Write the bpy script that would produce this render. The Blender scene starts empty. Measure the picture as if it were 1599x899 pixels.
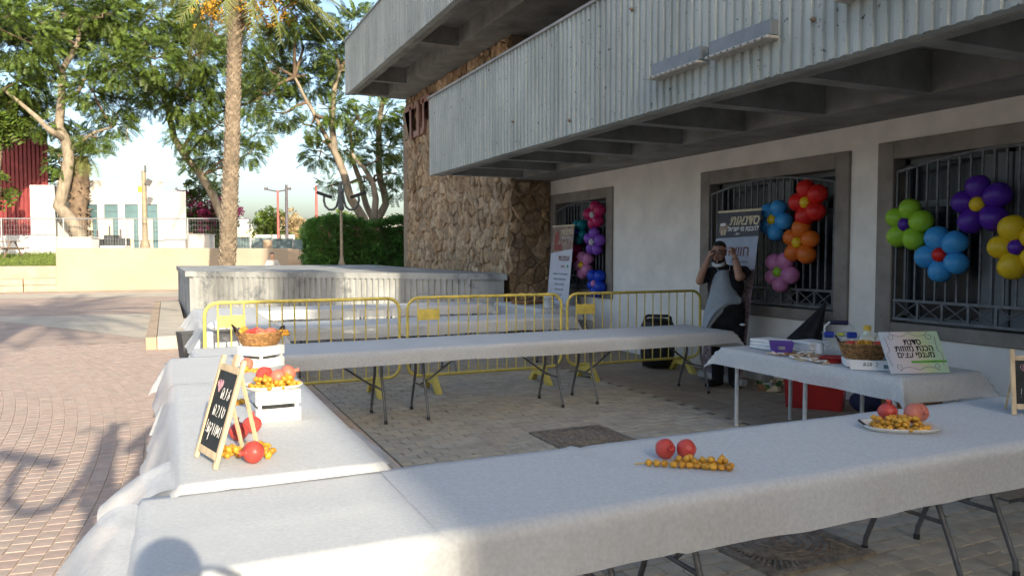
import bpy, bmesh, math, random
from mathutils import Vector, Matrix, Quaternion, noise
import numpy as np

S = bpy.context.scene
COL = S.collection
rnd = random.Random(7)
R = math.radians
PI = math.pi

# ------------------------------------------------------------------ camera, light
EYE = 1.68
YAW = R(24.2)
PITCH = math.atan(56.5 / 1200.0)
cam = bpy.data.cameras.new("camera")
cam.sensor_width = 36.0
cam.lens = 36.0 * 1200.0 / 1599.0
cam.clip_start = 0.02
cam.clip_end = 3000
cam_ob = bpy.data.objects.new("camera", cam)
COL.objects.link(cam_ob)
cam_ob.location = (0, 0, EYE)
cam_ob.rotation_euler = (R(90) - PITCH, 0, -YAW)
S.camera = cam_ob

SUN_EL = R(18.9)
SUN_AZ = R(-0.6)          # travel direction, measured from +Y towards +X
W = bpy.data.worlds.new("World")
S.world = W
W.use_nodes = True
nt = W.node_tree
sky = nt.nodes.new("ShaderNodeTexSky")
sky.sky_type = 'NISHITA'
sky.sun_disc = False
sky.sun_elevation = SUN_EL
sky.sun_rotation = PI + SUN_AZ
sky.air_density = 1.0
sky.dust_density = 3.8
sky.ozone_density = 1.6
nt.links.new(sky.outputs[0], nt.nodes["Background"].inputs[0])
nt.nodes["Background"].inputs[1].default_value = 0.13
sun = bpy.data.lights.new("sun", 'SUN')
sun.energy = 2.9
sun.angle = R(0.42)
sun.color = (1.0, 0.89, 0.70)
sun_ob = bpy.data.objects.new("sun", sun)
COL.objects.link(sun_ob)
sd = Vector((math.sin(SUN_AZ) * math.cos(SUN_EL), math.cos(SUN_AZ) * math.cos(SUN_EL), -math.sin(SUN_EL)))
sun_ob.rotation_euler = sd.to_track_quat('-Z', 'Y').to_euler()
sun_ob.location = (0, -20, 30)
S.view_settings.view_transform = 'Standard'
S.view_settings.look = 'None'
S.view_settings.gamma = 1
S.view_settings.exposure = 1.5

# ------------------------------------------------------------------ materials
MATS = {}

def mat(name, col, rough=0.7, var=0.12, scale=6.0, bump=0.0, bscale=None, metal=0.0, col2=None, spec=0.4,
        trans=0.0, piece=0.0, mix2=None, sheen=0.0, stretch=None, blotch=None):
    """procedural principled: base colour varied by noise; piece = per-object / per-island brightness variation"""
    m = bpy.data.materials.new(name)
    m.use_nodes = True
    t = m.node_tree
    N = t.nodes
    L = t.links
    b = N["Principled BSDF"]
    b.inputs["Roughness"].default_value = rough
    b.inputs["Metallic"].default_value = metal
    b.inputs["Specular IOR Level"].default_value = spec
    tc = N.new("ShaderNodeTexCoord")
    vec = tc.outputs["Object"]
    if stretch:
        mp = N.new("ShaderNodeMapping")
        mp.inputs["Scale"].default_value = stretch
        L.new(vec, mp.inputs[0])
        vec = mp.outputs[0]
    nz = N.new("ShaderNodeTexNoise")
    nz.inputs["Scale"].default_value = scale
    nz.inputs["Detail"].default_value = 6
    nz.inputs["Roughness"].default_value = 0.6
    L.new(vec, nz.inputs["Vector"])
    c1 = Vector(col)
    lo = tuple(max(0, x * (1 - var * 1.6)) for x in c1) + (1,)
    hi = tuple(min(1, x * (1 + var * 1.4)) for x in c1) + (1,)
    if col2:
        lo = tuple(col2) + (1,)
        hi = tuple(c1) + (1,)
    rp = N.new("ShaderNodeValToRGB")
    rp.color_ramp.elements[0].position = 0.32
    rp.color_ramp.elements[0].color = lo
    rp.color_ramp.elements[1].position = 0.68
    rp.color_ramp.elements[1].color = hi
    L.new(nz.outputs[0], rp.inputs[0])
    out = rp.outputs[0]
    if blotch:
        bc, bs, bt, bw = blotch          # colour, scale, threshold, width
        n3 = N.new("ShaderNodeTexNoise")
        n3.inputs["Scale"].default_value = bs
        n3.inputs["Detail"].default_value = 8
        n3.inputs["Roughness"].default_value = 0.7
        L.new(tc.outputs["Object"], n3.inputs["Vector"])
        mr = N.new("ShaderNodeMapRange")
        mr.inputs[1].default_value = bt
        mr.inputs[2].default_value = bt + bw
        L.new(n3.outputs[0], mr.inputs[0])
        mx = N.new("ShaderNodeMix")
        mx.data_type = 'RGBA'
        L.new(mr.outputs[0], mx.inputs[0])
        L.new(out, mx.inputs[6])
        mx.inputs[7].default_value = tuple(bc) + (1,)
        out = mx.outputs[2]
    if piece > 0:
        oi = N.new("ShaderNodeObjectInfo")
        ge = N.new("ShaderNodeNewGeometry")
        ad = N.new("ShaderNodeMath")
        ad.operation = 'ADD'
        L.new(oi.outputs["Random"], ad.inputs[0])
        L.new(ge.outputs["Random Per Island"], ad.inputs[1])
        fr = N.new("ShaderNodeMath")
        fr.operation = 'FRACT'
        L.new(ad.outputs[0], fr.inputs[0])
        mr = N.new("ShaderNodeMapRange")
        mr.inputs[3].default_value = 1 - piece
        mr.inputs[4].default_value = 1 + piece
        L.new(fr.outputs[0], mr.inputs[0])
        mx = N.new("ShaderNodeMix")
        mx.data_type = 'RGBA'
        mx.blend_type = 'MULTIPLY'
        mx.inputs[0].default_value = 1
        L.new(out, mx.inputs[6])
        L.new(mr.outputs[0], mx.inputs[7])
        out = mx.outputs[2]
        if mix2:
            wn = N.new("ShaderNodeTexWhiteNoise")
            wn.noise_dimensions = '1D'
            L.new(fr.outputs[0], wn.inputs["W"])
            m2 = N.new("ShaderNodeMix")
            m2.data_type = 'RGBA'
            L.new(wn.outputs["Value"], m2.inputs[0])
            L.new(out, m2.inputs[6])
            mm = N.new("ShaderNodeMix")
            mm.data_type = 'RGBA'
            mm.blend_type = 'MULTIPLY'
            mm.inputs[0].default_value = 1
            L.new(out, mm.inputs[6])
            mm.inputs[7].default_value = tuple(mix2) + (1,)
            L.new(mm.outputs[2], m2.inputs[7])
            out = m2.outputs[2]
    L.new(out, b.inputs["Base Color"])
    if bump:
        n2 = N.new("ShaderNodeTexNoise")
        n2.inputs["Scale"].default_value = bscale or scale * 4
        n2.inputs["Detail"].default_value = 8
        n2.inputs["Roughness"].default_value = 0.7
        L.new(vec, n2.inputs["Vector"])
        bp = N.new("ShaderNodeBump")
        bp.inputs["Strength"].default_value = bump
        bp.inputs["Distance"].default_value = 0.02
        L.new(n2.outputs[0], bp.inputs["Height"])
        L.new(bp.outputs[0], b.inputs["Normal"])
    if trans > 0:
        tr = N.new("ShaderNodeBsdfTranslucent")
        L.new(out, tr.inputs[0])
        ms = N.new("ShaderNodeMixShader")
        ms.inputs[0].default_value = trans
        L.new(b.outputs[0], ms.inputs[1])
        L.new(tr.outputs[0], ms.inputs[2])
        L.new(ms.outputs[0], N["Material Output"].inputs[0])
    MATS[name] = m
    return m

def glassmat(name, col, alpha=0.25, rough=0.05):
    m = bpy.data.materials.new(name)
    m.use_nodes = True
    t = m.node_tree
    b = t.nodes["Principled BSDF"]
    b.inputs["Roughness"].default_value = rough
    nz = t.nodes.new("ShaderNodeTexNoise")
    nz.inputs["Scale"].default_value = 3
    rp = t.nodes.new("ShaderNodeValToRGB")
    rp.color_ramp.elements[0].color = tuple(x * 0.85 for x in col) + (1,)
    rp.color_ramp.elements[1].color = tuple(col) + (1,)
    t.links.new(nz.outputs[0], rp.inputs[0])
    t.links.new(rp.outputs[0], b.inputs["Base Color"])
    b.inputs["Alpha"].default_value = alpha
    MATS[name] = m
    return m

# ------------------------------------------------------------------ mesh builder
def basis(o, r, u):
    r = Vector(r).normalized()
    u = Vector(u)
    n = r.cross(u).normalized()
    u = n.cross(r).normalized()
    return Matrix(((r.x, u.x, n.x, o[0]), (r.y, u.y, n.y, o[1]), (r.z, u.z, n.z, o[2]), (0, 0, 0, 1)))

class MB:
    def __init__(self, M=None):
        self.v = []
        self.f = []
        self.mi = []
        self.sm = []
        self.M = M or Matrix.Identity(4)
        self.mats = []
        self.cur = 0
        self.smooth = False

    def use(self, m):
        if m not in self.mats:
            self.mats.append(m)
        self.cur = self.mats.index(m)
        return self

    def add(self, vs, fs, smooth=None):
        b = len(self.v)
        M = self.M
        self.v.extend([tuple(M @ Vector(p)) for p in vs])
        s = self.smooth if smooth is None else smooth
        for f in fs:
            self.f.append(tuple(i + b for i in f))
            self.mi.append(self.cur)
            self.sm.append(s)
        return self

    def box(self, c, s, rz=0.0, rot=None, taper=None):
        x, y, z = s[0] / 2, s[1] / 2, s[2] / 2
        q = rot or Matrix.Rotation(rz, 3, 'Z')
        t = taper or 1.0
        ps = []
        for sz in (-1, 1):
            k = t if sz > 0 else 1.0
            for sx, sy in ((-1, -1), (1, -1), (1, 1), (-1, 1)):
                ps.append(Vector(c) + q @ Vector((sx * x * k, sy * y * k, sz * z)))
        return self.add(ps, [(3, 2, 1, 0), (4, 5, 6, 7), (0, 1, 5, 4), (1, 2, 6, 5), (2, 3, 7, 6), (3, 0, 4, 7)], False)

    def bbox(self, c, s, b=0.01, rz=0.0, rot=None):
        """box with chamfered edges all round the top and sides (36 faces)"""
        q = rot or Matrix.Rotation(rz, 3, 'Z')
        bm = bmesh.new()
        bmesh.ops.create_cube(bm, size=1.0)
        for v in bm.verts:
            v.co = Vector((v.co.x * s[0], v.co.y * s[1], v.co.z * s[2]))
        bmesh.ops.bevel(bm, geom=list(bm.edges), offset=b, segments=1, affect='EDGES')
        bm.verts.index_update()
        vs = [Vector(c) + q @ v.co for v in bm.verts]
        fs = [tuple(v.index for v in f.verts) for f in bm.faces]
        bm.free()
        return self.add(vs, fs, False)

    def tube(self, path, r, n=8, cap=True, smooth=True, flat=1.0):
        """tube along a path; r: number or list"""
        P = [Vector(p) for p in path]
        if not hasattr(r, '__len__'):
            r = [r] * len(P)
        vs = []
        fs = []
        prev = None
        for i, p in enumerate(P):
            if i == 0:
                d = P[1] - P[0]
            elif i == len(P) - 1:
                d = P[-1] - P[-2]
            else:
                d = (P[i + 1] - P[i]).normalized() + (P[i] - P[i - 1]).normalized()
            if d.length < 1e-9:
                d = Vector((0, 0, 1))
            d.normalize()
            if prev is None:
                a = Vector((0, 0, 1)) if abs(d.z) < 0.9 else Vector((1, 0, 0))
                a = (a - d * a.dot(d)).normalized()
            else:
                a = (prev - d * prev.dot(d))
                if a.length < 1e-6:
                    a = Vector((1, 0, 0)) if abs(d.x) < 0.9 else Vector((0, 1, 0))
                    a = a - d * a.dot(d)
                a.normalize()
            prev = a
            c = d.cross(a)
            for k in range(n):
                t = 2 * PI * k / n
                vs.append(p + (a * math.cos(t) * flat + c * math.sin(t)) * r[i])
        for i in range(len(P) - 1):
            for k in range(n):
                k2 = (k + 1) % n
                fs.append((i * n + k, i * n + k2, (i + 1) * n + k2, (i + 1) * n + k))
        self.add(vs, fs, smooth)
        if cap:
            self.add([vs[k] for k in range(n)], [tuple(range(n))[::-1]], False)
            self.add([vs[(len(P) - 1) * n + k] for k in range(n)], [tuple(range(n))], False)
        return self

    def lathe(self, prof, n=16, c=(0, 0, 0), smooth=True):
        vs = []
        fs = []
        for (r, z) in prof:
            for k in range(n):
                t = 2 * PI * k / n
                vs.append((c[0] + r * math.cos(t), c[1] + r * math.sin(t), c[2] + z))
        for i in range(len(prof) - 1):
            for k in range(n):
                k2 = (k + 1) % n
                fs.append((i * n + k, i * n + k2, (i + 1) * n + k2, (i + 1) * n + k))
        self.add(vs, fs, smooth)
        if prof[0][0] > 1e-4:
            self.add([vs[k] for k in range(n)], [tuple(range(n))[::-1]], False)
        if prof[-1][0] > 1e-4:
            self.add([vs[(len(prof) - 1) * n + k] for k in range(n)], [tuple(range(n))], False)
        return self

    def ball(self, c, r, seg=12, ring=8, smooth=True, rot=None):
        if not hasattr(r, '__len__'):
            r = (r, r, r)
        q = rot or Matrix.Identity(3)
        C = Vector(c)
        vs = [C + q @ Vector((0, 0, -r[2]))]
        for i in range(1, ring):
            ph = -PI / 2 + PI * i / ring
            for k in range(seg):
                t = 2 * PI * k / seg
                vs.append(C + q @ Vector((r[0] * math.cos(ph) * math.cos(t), r[1] * math.cos(ph) * math.sin(t), r[2] * math.sin(ph))))
        vs.append(C + q @ Vector((0, 0, r[2])))
        fs = []
        for k in range(seg):
            fs.append((0, 1 + (k + 1) % seg, 1 + k))
        for i in range(ring - 2):
            for k in range(seg):
                k2 = (k + 1) % seg
                a = 1 + i * seg
                fs.append((a + k, a + k2, a + seg + k2, a + seg + k))
        a = 1 + (ring - 2) * seg
        for k in range(seg):
            fs.append((a + k, a + (k + 1) % seg, len(vs) - 1))
        return self.add(vs, fs, smooth)

    def prism(self, poly, z0, z1, M=None):
        """polygon in local xy extruded from z0 to z1"""
        n = len(poly)
        vs = [Vector((p[0], p[1], z0)) for p in poly] + [Vector((p[0], p[1], z1)) for p in poly]
        if M:
            vs = [M @ p for p in vs]
        fs = [tuple(range(n))[::-1], tuple(range(n, 2 * n))]
        for i in range(n):
            j = (i + 1) % n
            fs.append((i, j, n + j, n + i))
        return self.add(vs, fs, False)

    def grid(self, fn, nu, nv, smooth=True):
        vs = [fn(i / nu, j / nv) for j in range(nv + 1) for i in range(nu + 1)]
        fs = []
        for j in range(nv):
            for i in range(nu):
                a = j * (nu + 1) + i
                fs.append((a, a + 1, a + nu + 2, a + nu + 1))
        return self.add(vs, fs, smooth)

    def mesh(self, name, m=None, fixn=True):
        me = bpy.data.meshes.new(name)
        me.from_pydata(self.v, [], self.f)
        if not self.mats:
            self.mats = [m]
        for mm in self.mats:
            me.materials.append(mm)
        me.polygons.foreach_set("material_index", self.mi)
        me.polygons.foreach_set("use_smooth", self.sm)
        if fixn and len(self.f) < 60000:
            bm = bmesh.new()
            bm.from_mesh(me)
            bmesh.ops.recalc_face_normals(bm, faces=bm.faces)
            bm.to_mesh(me)
            bm.free()
        me.update()
        return me

    def build(self, name, m=None, parent=None, fixn=True):
        return put(name, self.mesh(name, m, fixn), parent)

def put(name, data, parent=None, loc=None, rz=None):
    o = bpy.data.objects.new(name, data)
    COL.objects.link(o)
    if parent is not None:
        o.parent = parent
    if loc is not None:
        o.location = loc
    if rz is not None:
        o.rotation_euler = (0, 0, rz)
    return o

def tag(o, label=None, cat=None, group=None, kind=None):
    if label:
        o["label"] = label
    if cat:
        o["category"] = cat
    if group:
        o["group"] = group
    if kind:
        o["kind"] = kind
    return o

def thing(name, label, cat, loc=(0, 0, 0), rz=0.0, group=None, M=None):
    o = bpy.data.objects.new(name, None)
    o.empty_display_size = 0.1
    COL.objects.link(o)
    if M is not None:
        o.matrix_world = M
    else:
        o.location = loc
        o.rotation_euler = (0, 0, rz)
    return tag(o, label, cat, group)

def dup(o, parent=None):
    c = o.copy()
    COL.objects.link(c)
    c.parent = parent
    for ch in list(o.children):
        dup(ch, c)
    return c

def dup_thing(o, label, loc=None, rz=None, group=None):
    c = dup(o)
    c["label"] = label
    if loc is not None:
        c.location = loc
    if rz is not None:
        c.rotation_euler = (0, 0, rz)
    if group:
        c["group"] = group
    return c

def text_mesh(s, size, m, extrude=0.001, align='CENTER', shear=0.0, bold=0.0, hebrew=True):
    cu = bpy.data.curves.new("lettering", 'FONT')
    cu.body = s[::-1] if hebrew else s
    cu.size = size
    cu.extrude = extrude
    cu.align_x = align
    cu.shear = shear
    cu.offset = bold
    cu.resolution_u = 3
    ob = bpy.data.objects.new("lettering", cu)
    COL.objects.link(ob)
    dg = bpy.context.evaluated_depsgraph_get()
    me = bpy.data.meshes.new_from_object(ob.evaluated_get(dg))
    bpy.data.objects.remove(ob)
    bpy.data.curves.remove(cu)
    me.materials.clear()
    me.materials.append(m)
    return me

def lettering(name, s, size, m, parent, M, **k):
    me = text_mesh(s, size, m, **k)
    me.transform(M)                      # keeps a leaning sheet's slant
    return put(name, me, parent)

def fuse(mb, name, m, parent, voxel=0.01, smooth=2):
    """join overlapping shapes into one continuous surface"""
    me = mb.mesh(name, m)
    o = put(name, me, parent)
    r = o.modifiers.new("r", 'REMESH')
    r.mode = 'VOXEL'
    r.voxel_size = voxel
    r.use_smooth_shade = True
    if smooth:
        s = o.modifiers.new("s", 'SMOOTH')
        s.factor = 0.5
        s.iterations = smooth
    dg = bpy.context.evaluated_depsgraph_get()
    me2 = bpy.data.meshes.new_from_object(o.evaluated_get(dg))
    o.modifiers.clear()
    o.data = me2
    bpy.data.meshes.remove(me)
    if not me2.materials:
        me2.materials.append(m)
    return o

def in_view(x, y, z=0.0, margin=40):
    dx, dy, dz = x, y, z - EYE
    f = dx * math.sin(YAW) + dy * math.cos(YAW)
    r = dx * math.cos(YAW) - dy * math.sin(YAW)
    zf = f * math.cos(PITCH) - dz * math.sin(PITCH)
    if zf < 0.3:
        return False
    u = 799.5 + 1200 * r / zf
    v = 449.5 - 1200 * (dz * math.cos(PITCH) + f * math.sin(PITCH)) / zf
    return -margin < u < 1599 + margin and -margin < v < 899 + margin

# palette
M_pink = mat("pink_paver", (0.48, 0.355, 0.29), 0.85, 0.09, 9, 0.2, 60, piece=0.06, mix2=(0.96, 1.03, 1.04))
M_grey = mat("grey_paver", (0.385, 0.36, 0.305), 0.85, 0.10, 8, 0.3, 60, piece=0.10, mix2=(1.04, 0.98, 0.9), blotch=((0.10, 0.09, 0.08), 14, 0.66, 0.1))
M_tile = mat("beige_tile", (0.34, 0.27, 0.20), 0.8, 0.12, 6, 0.2, 50, piece=0.08, blotch=((0.12, 0.10, 0.08), 9, 0.64, 0.12))
M_mortar = mat("sand_joint", (0.56, 0.45, 0.36), 0.95, 0.15, 20, 0.2)
M_mortar_dark = mat("dirt_joint", (0.14, 0.12, 0.10), 0.95, 0.2, 20, 0.2)
M_plaza = mat("plaza_far", (0.45, 0.34, 0.27), 0.9, 0.10, 1.5, 0.2, 30)
M_path = mat("pale_path", (0.50, 0.44, 0.35), 0.9, 0.08, 1.2, 0.1, 30)
M_ground = mat("ground", (0.36, 0.30, 0.24), 0.95, 0.15, 0.3)
M_conc = mat("concrete", (0.34, 0.335, 0.31), 0.85, 0.12, 3, 0.25, 40, blotch=((0.16, 0.15, 0.13), 5, 0.62, 0.12))
M_rib = mat("ribbed_concrete", (0.40, 0.43, 0.40), 0.8, 0.13, 1.6, 0.3, 45, stretch=(1, 1, 0.35), blotch=((0.10, 0.10, 0.09), 17, 0.615, 0.04))
M_planter = mat("planter_concrete", (0.35, 0.355, 0.34), 0.85, 0.28, 1.3, 0.3, 40, stretch=(1, 1, 0.4), blotch=((0.11, 0.12, 0.13), 1.9, 0.53, 0.14))
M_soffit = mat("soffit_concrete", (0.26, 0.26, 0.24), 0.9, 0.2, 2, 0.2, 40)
M_plaster = mat("white_plaster", (0.84, 0.795, 0.735), 0.9, 0.06, 2.2, 0.3, 70, blotch=((0.66, 0.62, 0.56), 2.4, 0.62, 0.25))
M_frame = mat("grey_surround", (0.26, 0.228, 0.20), 0.85, 0.15, 3, 0.25, 50, blotch=((0.55, 0.53, 0.50), 13, 0.715, 0.02))
M_iron = mat("grille_iron", (0.145, 0.15, 0.16), 0.55, 0.2, 12, 0.1, 60)
M_shutter = mat("shutter_metal", (0.15, 0.165, 0.175), 0.55, 0.1, 4, 0.1)
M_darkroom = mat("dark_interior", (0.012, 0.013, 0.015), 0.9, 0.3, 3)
M_glass = mat("dark_glass", (0.016, 0.02, 0.026), 0.25, 0.3, 1.5, spec=0.3)
M_stone = mat("wall_stone", (0.48, 0.35, 0.225), 0.9, 0.28, 9, 1.0, 16, piece=0.28, mix2=(0.80, 0.70, 0.58), blotch=((0.20, 0.135, 0.085), 7, 0.56, 0.2))
M_stonejoint = mat("stone_mortar", (0.33, 0.24, 0.165), 0.95, 0.2, 10, 0.5)
M_letter = mat("copper_letter", (0.36, 0.19, 0.15), 0.5, 0.15, 8)
M_vent = mat("vent_metal", (0.20, 0.22, 0.235), 0.5, 0.08, 8)
M_ventrim = mat("vent_trim", (0.42, 0.40, 0.35), 0.6, 0.2, 25)
M_cloth = mat("white_fleece", (0.72, 0.735, 0.74), 0.92, 0.025, 60, 0.10, 45, spec=0.12, trans=0.12, blotch=((0.655, 0.665, 0.66), 22, 0.52, 0.3))
def see_through(m, frac, scale):
    """thin fleece: part of the light passes straight through, unevenly"""
    t = m.node_tree
    N, L = t.nodes, t.links
    out = N["Material Output"]
    src = out.inputs[0].links[0].from_socket
    tc = N.new("ShaderNodeTexCoord")
    nz = N.new("ShaderNodeTexNoise")
    nz.inputs["Scale"].default_value = scale
    nz.inputs["Detail"].default_value = 5
    L.new(tc.outputs["Object"], nz.inputs["Vector"])
    mr = N.new("ShaderNodeMapRange")
    mr.inputs[1].default_value = 0.35
    mr.inputs[2].default_value = 0.65
    mr.inputs[3].default_value = max(0, frac - 0.045)
    mr.inputs[4].default_value = frac + 0.045
    L.new(nz.outputs[0], mr.inputs[0])
    tr = N.new("ShaderNodeBsdfTransparent")
    ms = N.new("ShaderNodeMixShader")
    L.new(mr.outputs[0], ms.inputs[0])
    L.new(src, ms.inputs[1])
    L.new(tr.outputs[0], ms.inputs[2])
    L.new(ms.outputs[0], out.inputs[0])
see_through(M_cloth, 0.30, 55)
M_tabletop = mat("table_plastic", (0.72, 0.72, 0.70), 0.5, 0.05, 12, 0.05)
M_leg = mat("table_leg_paint", (0.115, 0.12, 0.13), 0.4, 0.15, 20, metal=0.2)
M_rubber = mat("black_rubber", (0.02, 0.02, 0.022), 0.7, 0.2, 20)
M_whiteleg = mat("white_leg_paint", (0.52, 0.53, 0.53), 0.4, 0.06, 15)
M_yellow = mat("barrier_yellow", (0.68, 0.54, 0.12), 0.45, 0.12, 9, 0.1, 60, blotch=((0.25, 0.14, 0.05), 13, 0.68, 0.06))
M_wood = mat("pale_pine", (0.66, 0.50, 0.31), 0.6, 0.14, 5, 0.1, 60, stretch=(6, 6, 1))
M_whitewood = mat("white_crate_paint", (0.80, 0.79, 0.76), 0.6, 0.05, 8, 0.15, 60)
M_slate = mat("chalkboard", (0.022, 0.026, 0.026), 0.7, 0.35, 7)
M_chalk = mat("chalk", (0.78, 0.76, 0.74), 0.95, 0.25, 60)
M_chalkpink = mat("pink_chalk", (0.55, 0.30, 0.36), 0.95, 0.3, 60)
M_pome = mat("pomegranate_skin", (0.50, 0.025, 0.04), 0.38, 0.3, 11, 0.08, 40, col2=(0.52, 0.10, 0.06), blotch=((0.50, 0.30, 0.13), 14, 0.60, 0.12))
M_pomepink = mat("pale_pomegranate_skin", (0.55, 0.10, 0.09), 0.42, 0.3, 10, 0.08, 40, col2=(0.58, 0.24, 0.14), blotch=((0.58, 0.36, 0.20), 13, 0.58, 0.12))
M_date = mat("yellow_date", (0.60, 0.33, 0.04), 0.4, 0.15, 22, 0.05, 60, piece=0.16, mix2=(0.95, 0.78, 0.6))
M_stem = mat("date_stem", (0.50, 0.36, 0.12), 0.7, 0.2, 30)
M_tray = mat("pale_tray", (0.70, 0.68, 0.63), 0.45, 0.04, 10)
M_wicker = mat("wicker", (0.36, 0.19, 0.07), 0.65, 0.3, 35, 0.6, 90, piece=0.2)
M_darkwicker = mat("dark_wicker", (0.035, 0.022, 0.015), 0.6, 0.3, 30)
M_black = mat("black_plastic", (0.014, 0.014, 0.016), 0.45, 0.2, 12)
M_blackcloth = mat("black_cloth", (0.018, 0.017, 0.02), 0.85, 0.3, 8, 0.3)
M_bag = mat("dark_grey_bag", (0.05, 0.055, 0.06), 0.6, 0.3, 5, 0.3)
M_redcrate = mat("red_crate_plastic", (0.42, 0.02, 0.018), 0.4, 0.1, 6)
M_navy = mat("navy_fabric", (0.02, 0.022, 0.06), 0.8, 0.2, 10)
M_card = mat("brown_cardboard", (0.27, 0.14, 0.07), 0.85, 0.12, 8)
M_purple = mat("purple_plastic", (0.10, 0.055, 0.32), 0.4, 0.08, 8)
M_blue = mat("blue_plastic", (0.02, 0.05, 0.33), 0.35, 0.08, 8)
M_lime = mat("lime_plastic", (0.50, 0.55, 0.05), 0.4, 0.08, 8)
M_clear = glassmat("clear_plastic", (0.62, 0.70, 0.76), 0.35)
M_milk = mat("milky_plastic", (0.62, 0.66, 0.58), 0.4, 0.06, 5)
M_yellowcap = mat("yellow_cap", (0.68, 0.48, 0.06), 0.4, 0.06, 5)
M_paper = mat("white_paper", (0.72, 0.73, 0.73), 0.85, 0.03, 9)
M_steel = mat("galvanised_steel", (0.38, 0.39, 0.40), 0.45, 0.12, 8, metal=0.4)
M_cast = mat("cast_iron", (0.21, 0.18, 0.145), 0.75, 0.3, 18, 0.4, 60)
M_rust = mat("rusty_iron", (0.26, 0.185, 0.135), 0.8, 0.35, 10, 0.4, 60)
M_bark = mat("tan_bark", (0.25, 0.205, 0.15), 0.9, 0.22, 5, 0.6, 20, stretch=(1, 1, 0.4))
M_barkdark = mat("brown_bark", (0.17, 0.12, 0.08), 0.9, 0.25, 5, 0.6, 20)
M_palmbark = mat("palm_leaf_base", (0.225, 0.18, 0.13), 0.9, 0.25, 9, 0.5, 30, piece=0.22)
M_leaf = mat("leaf_green", (0.068, 0.118, 0.022), 0.5, 0.35, 0.5, trans=0.2, piece=0.5, mix2=(1.35, 1.1, 0.8))
M_leafdark = mat("hedge_leaf", (0.085, 0.21, 0.05), 0.55, 0.25, 1.5, trans=0.25, piece=0.4, mix2=(1.2, 1.05, 0.8))
M_frond = mat("palm_frond", (0.19, 0.21, 0.065), 0.55, 0.2, 2, trans=0.25, piece=0.25)
M_datefruit = mat("hanging_dates", (0.62, 0.34, 0.03), 0.6, 0.3, 6, piece=0.25)
M_magleaf = mat("bougainvillea_bract", (0.50, 0.07, 0.20), 0.6, 0.2, 2, trans=0.3, piece=0.25)
M_dry = mat("dry_leaf", (0.36, 0.27, 0.14), 0.7, 0.2, 2, trans=0.2, piece=0.25)
M_grass = mat("lawn_grass", (0.15, 0.20, 0.04), 0.8, 0.2, 5, trans=0.2, piece=0.3)
M_sandwall = mat("sand_wall", (0.37, 0.305, 0.23), 0.9, 0.06, 0.8, 0.15, 20)
M_seat = mat("sandstone_seat", (0.46, 0.35, 0.245), 0.9, 0.1, 2, 0.2, 25)
M_whitewall = mat("white_render", (0.50, 0.49, 0.46), 0.9, 0.03, 0.7)
M_cream = mat("cream_stone", (0.72, 0.63, 0.42), 0.9, 0.07, 1.5, 0.2)
M_palegrey = mat("pale_grey_render", (0.55, 0.57, 0.57), 0.9, 0.06, 0.8)
M_red = mat("red_cladding", (0.23, 0.042, 0.042), 0.6, 0.1, 1.5)
M_winglass = mat("window_glass", (0.11, 0.19, 0.21), 0.15, 0.2, 0.5, spec=0.6)
M_post = mat("tan_post_paint", (0.30, 0.24, 0.16), 0.6, 0.12, 6)
M_redpole = mat("red_pole_paint", (0.45, 0.10, 0.09), 0.6, 0.1, 6)
M_darkpole = mat("dark_pole_paint", (0.09, 0.08, 0.09), 0.6, 0.1, 6)
M_lamp = mat("lamp_green_grey", (0.085, 0.095, 0.095), 0.5, 0.15, 10)
M_net = mat("green_grey_screen", (0.12, 0.17, 0.175), 0.9, 0.2, 1.2, blotch=((0.40, 0.42, 0.40), 1.6, 0.56, 0.1))  # pale blotches scattered over the base colour
M_skin = mat("skin", (0.40, 0.215, 0.145), 0.5, 0.1, 14, spec=0.35)
M_hair = mat("black_hair", (0.012, 0.010, 0.009), 0.6, 0.3, 40)
M_shirt = mat("black_shirt", (0.014, 0.013, 0.016), 0.9, 0.2, 12, 0.2)
M_trouser = mat("black_trousers", (0.010, 0.010, 0.013), 0.9, 0.2, 10, 0.2)
M_apron = mat("grey_blue_apron", (0.29, 0.325, 0.36), 0.85, 0.06, 7, 0.25, 30)
M_mask = mat("white_mask", (0.72, 0.76, 0.74), 0.85, 0.03, 10)
M_lips = mat("lips", (0.25, 0.08, 0.07), 0.5, 0.1, 10)
M_eye = mat("eye_white", (0.6, 0.58, 0.55), 0.3, 0.05, 10)
# ------------------------------------------------------------------ ground
def LB(root):
    return MB(root.matrix_basis.inverted())

def sheet(name, poly, z, m, parent=None):
    b = MB()
    b.add([(x, y, z) for x, y in poly], [tuple(range(len(poly)))], False)
    o = b.build(name, m, parent, fixn=False)
    return o

def struct(o):
    o["kind"] = "structure"
    return o

struct(sheet("ground", [(-600, -300), (700, -300), (700, 900), (-600, 900)], -0.09, M_ground))
struct(sheet("plaza", [(-40, -30), (1.66, -30), (1.66, 15.7), (0.3, 15.7), (0.3, 39.5), (-40, 39.5)], -0.055, M_plaza))
# far plaza surface, level with the pavers, curved near edge
ARC_C, ARC_Y = -21.0, 7.0
pts = []
far0 = 15.9
struct(sheet("far_plaza", [(-30, far0), (0.28, far0), (0.28, 22), (8, 25.8), (8, 39.5), (-30, 39.5)], 0.0, M_plaza))
struct(sheet("pale_path", [(-9, 28.5), (-3.69, 21.9), (-2.15, 19.45), (-0.9, 17.3), (-0.36, 16.3), (-0.36, 23.2), (-2.6, 23.0), (-6, 24.5), (-9, 29.5)], 0.004, M_path))
struct(sheet("wall_path", [(-14, 36.0), (-5.6, 32.6), (0.3, 31.4), (7, 31.2), (7, 36.3), (0.3, 35.6), (-5.9, 35.8), (-14, 39)], 0.004, M_path))

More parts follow.
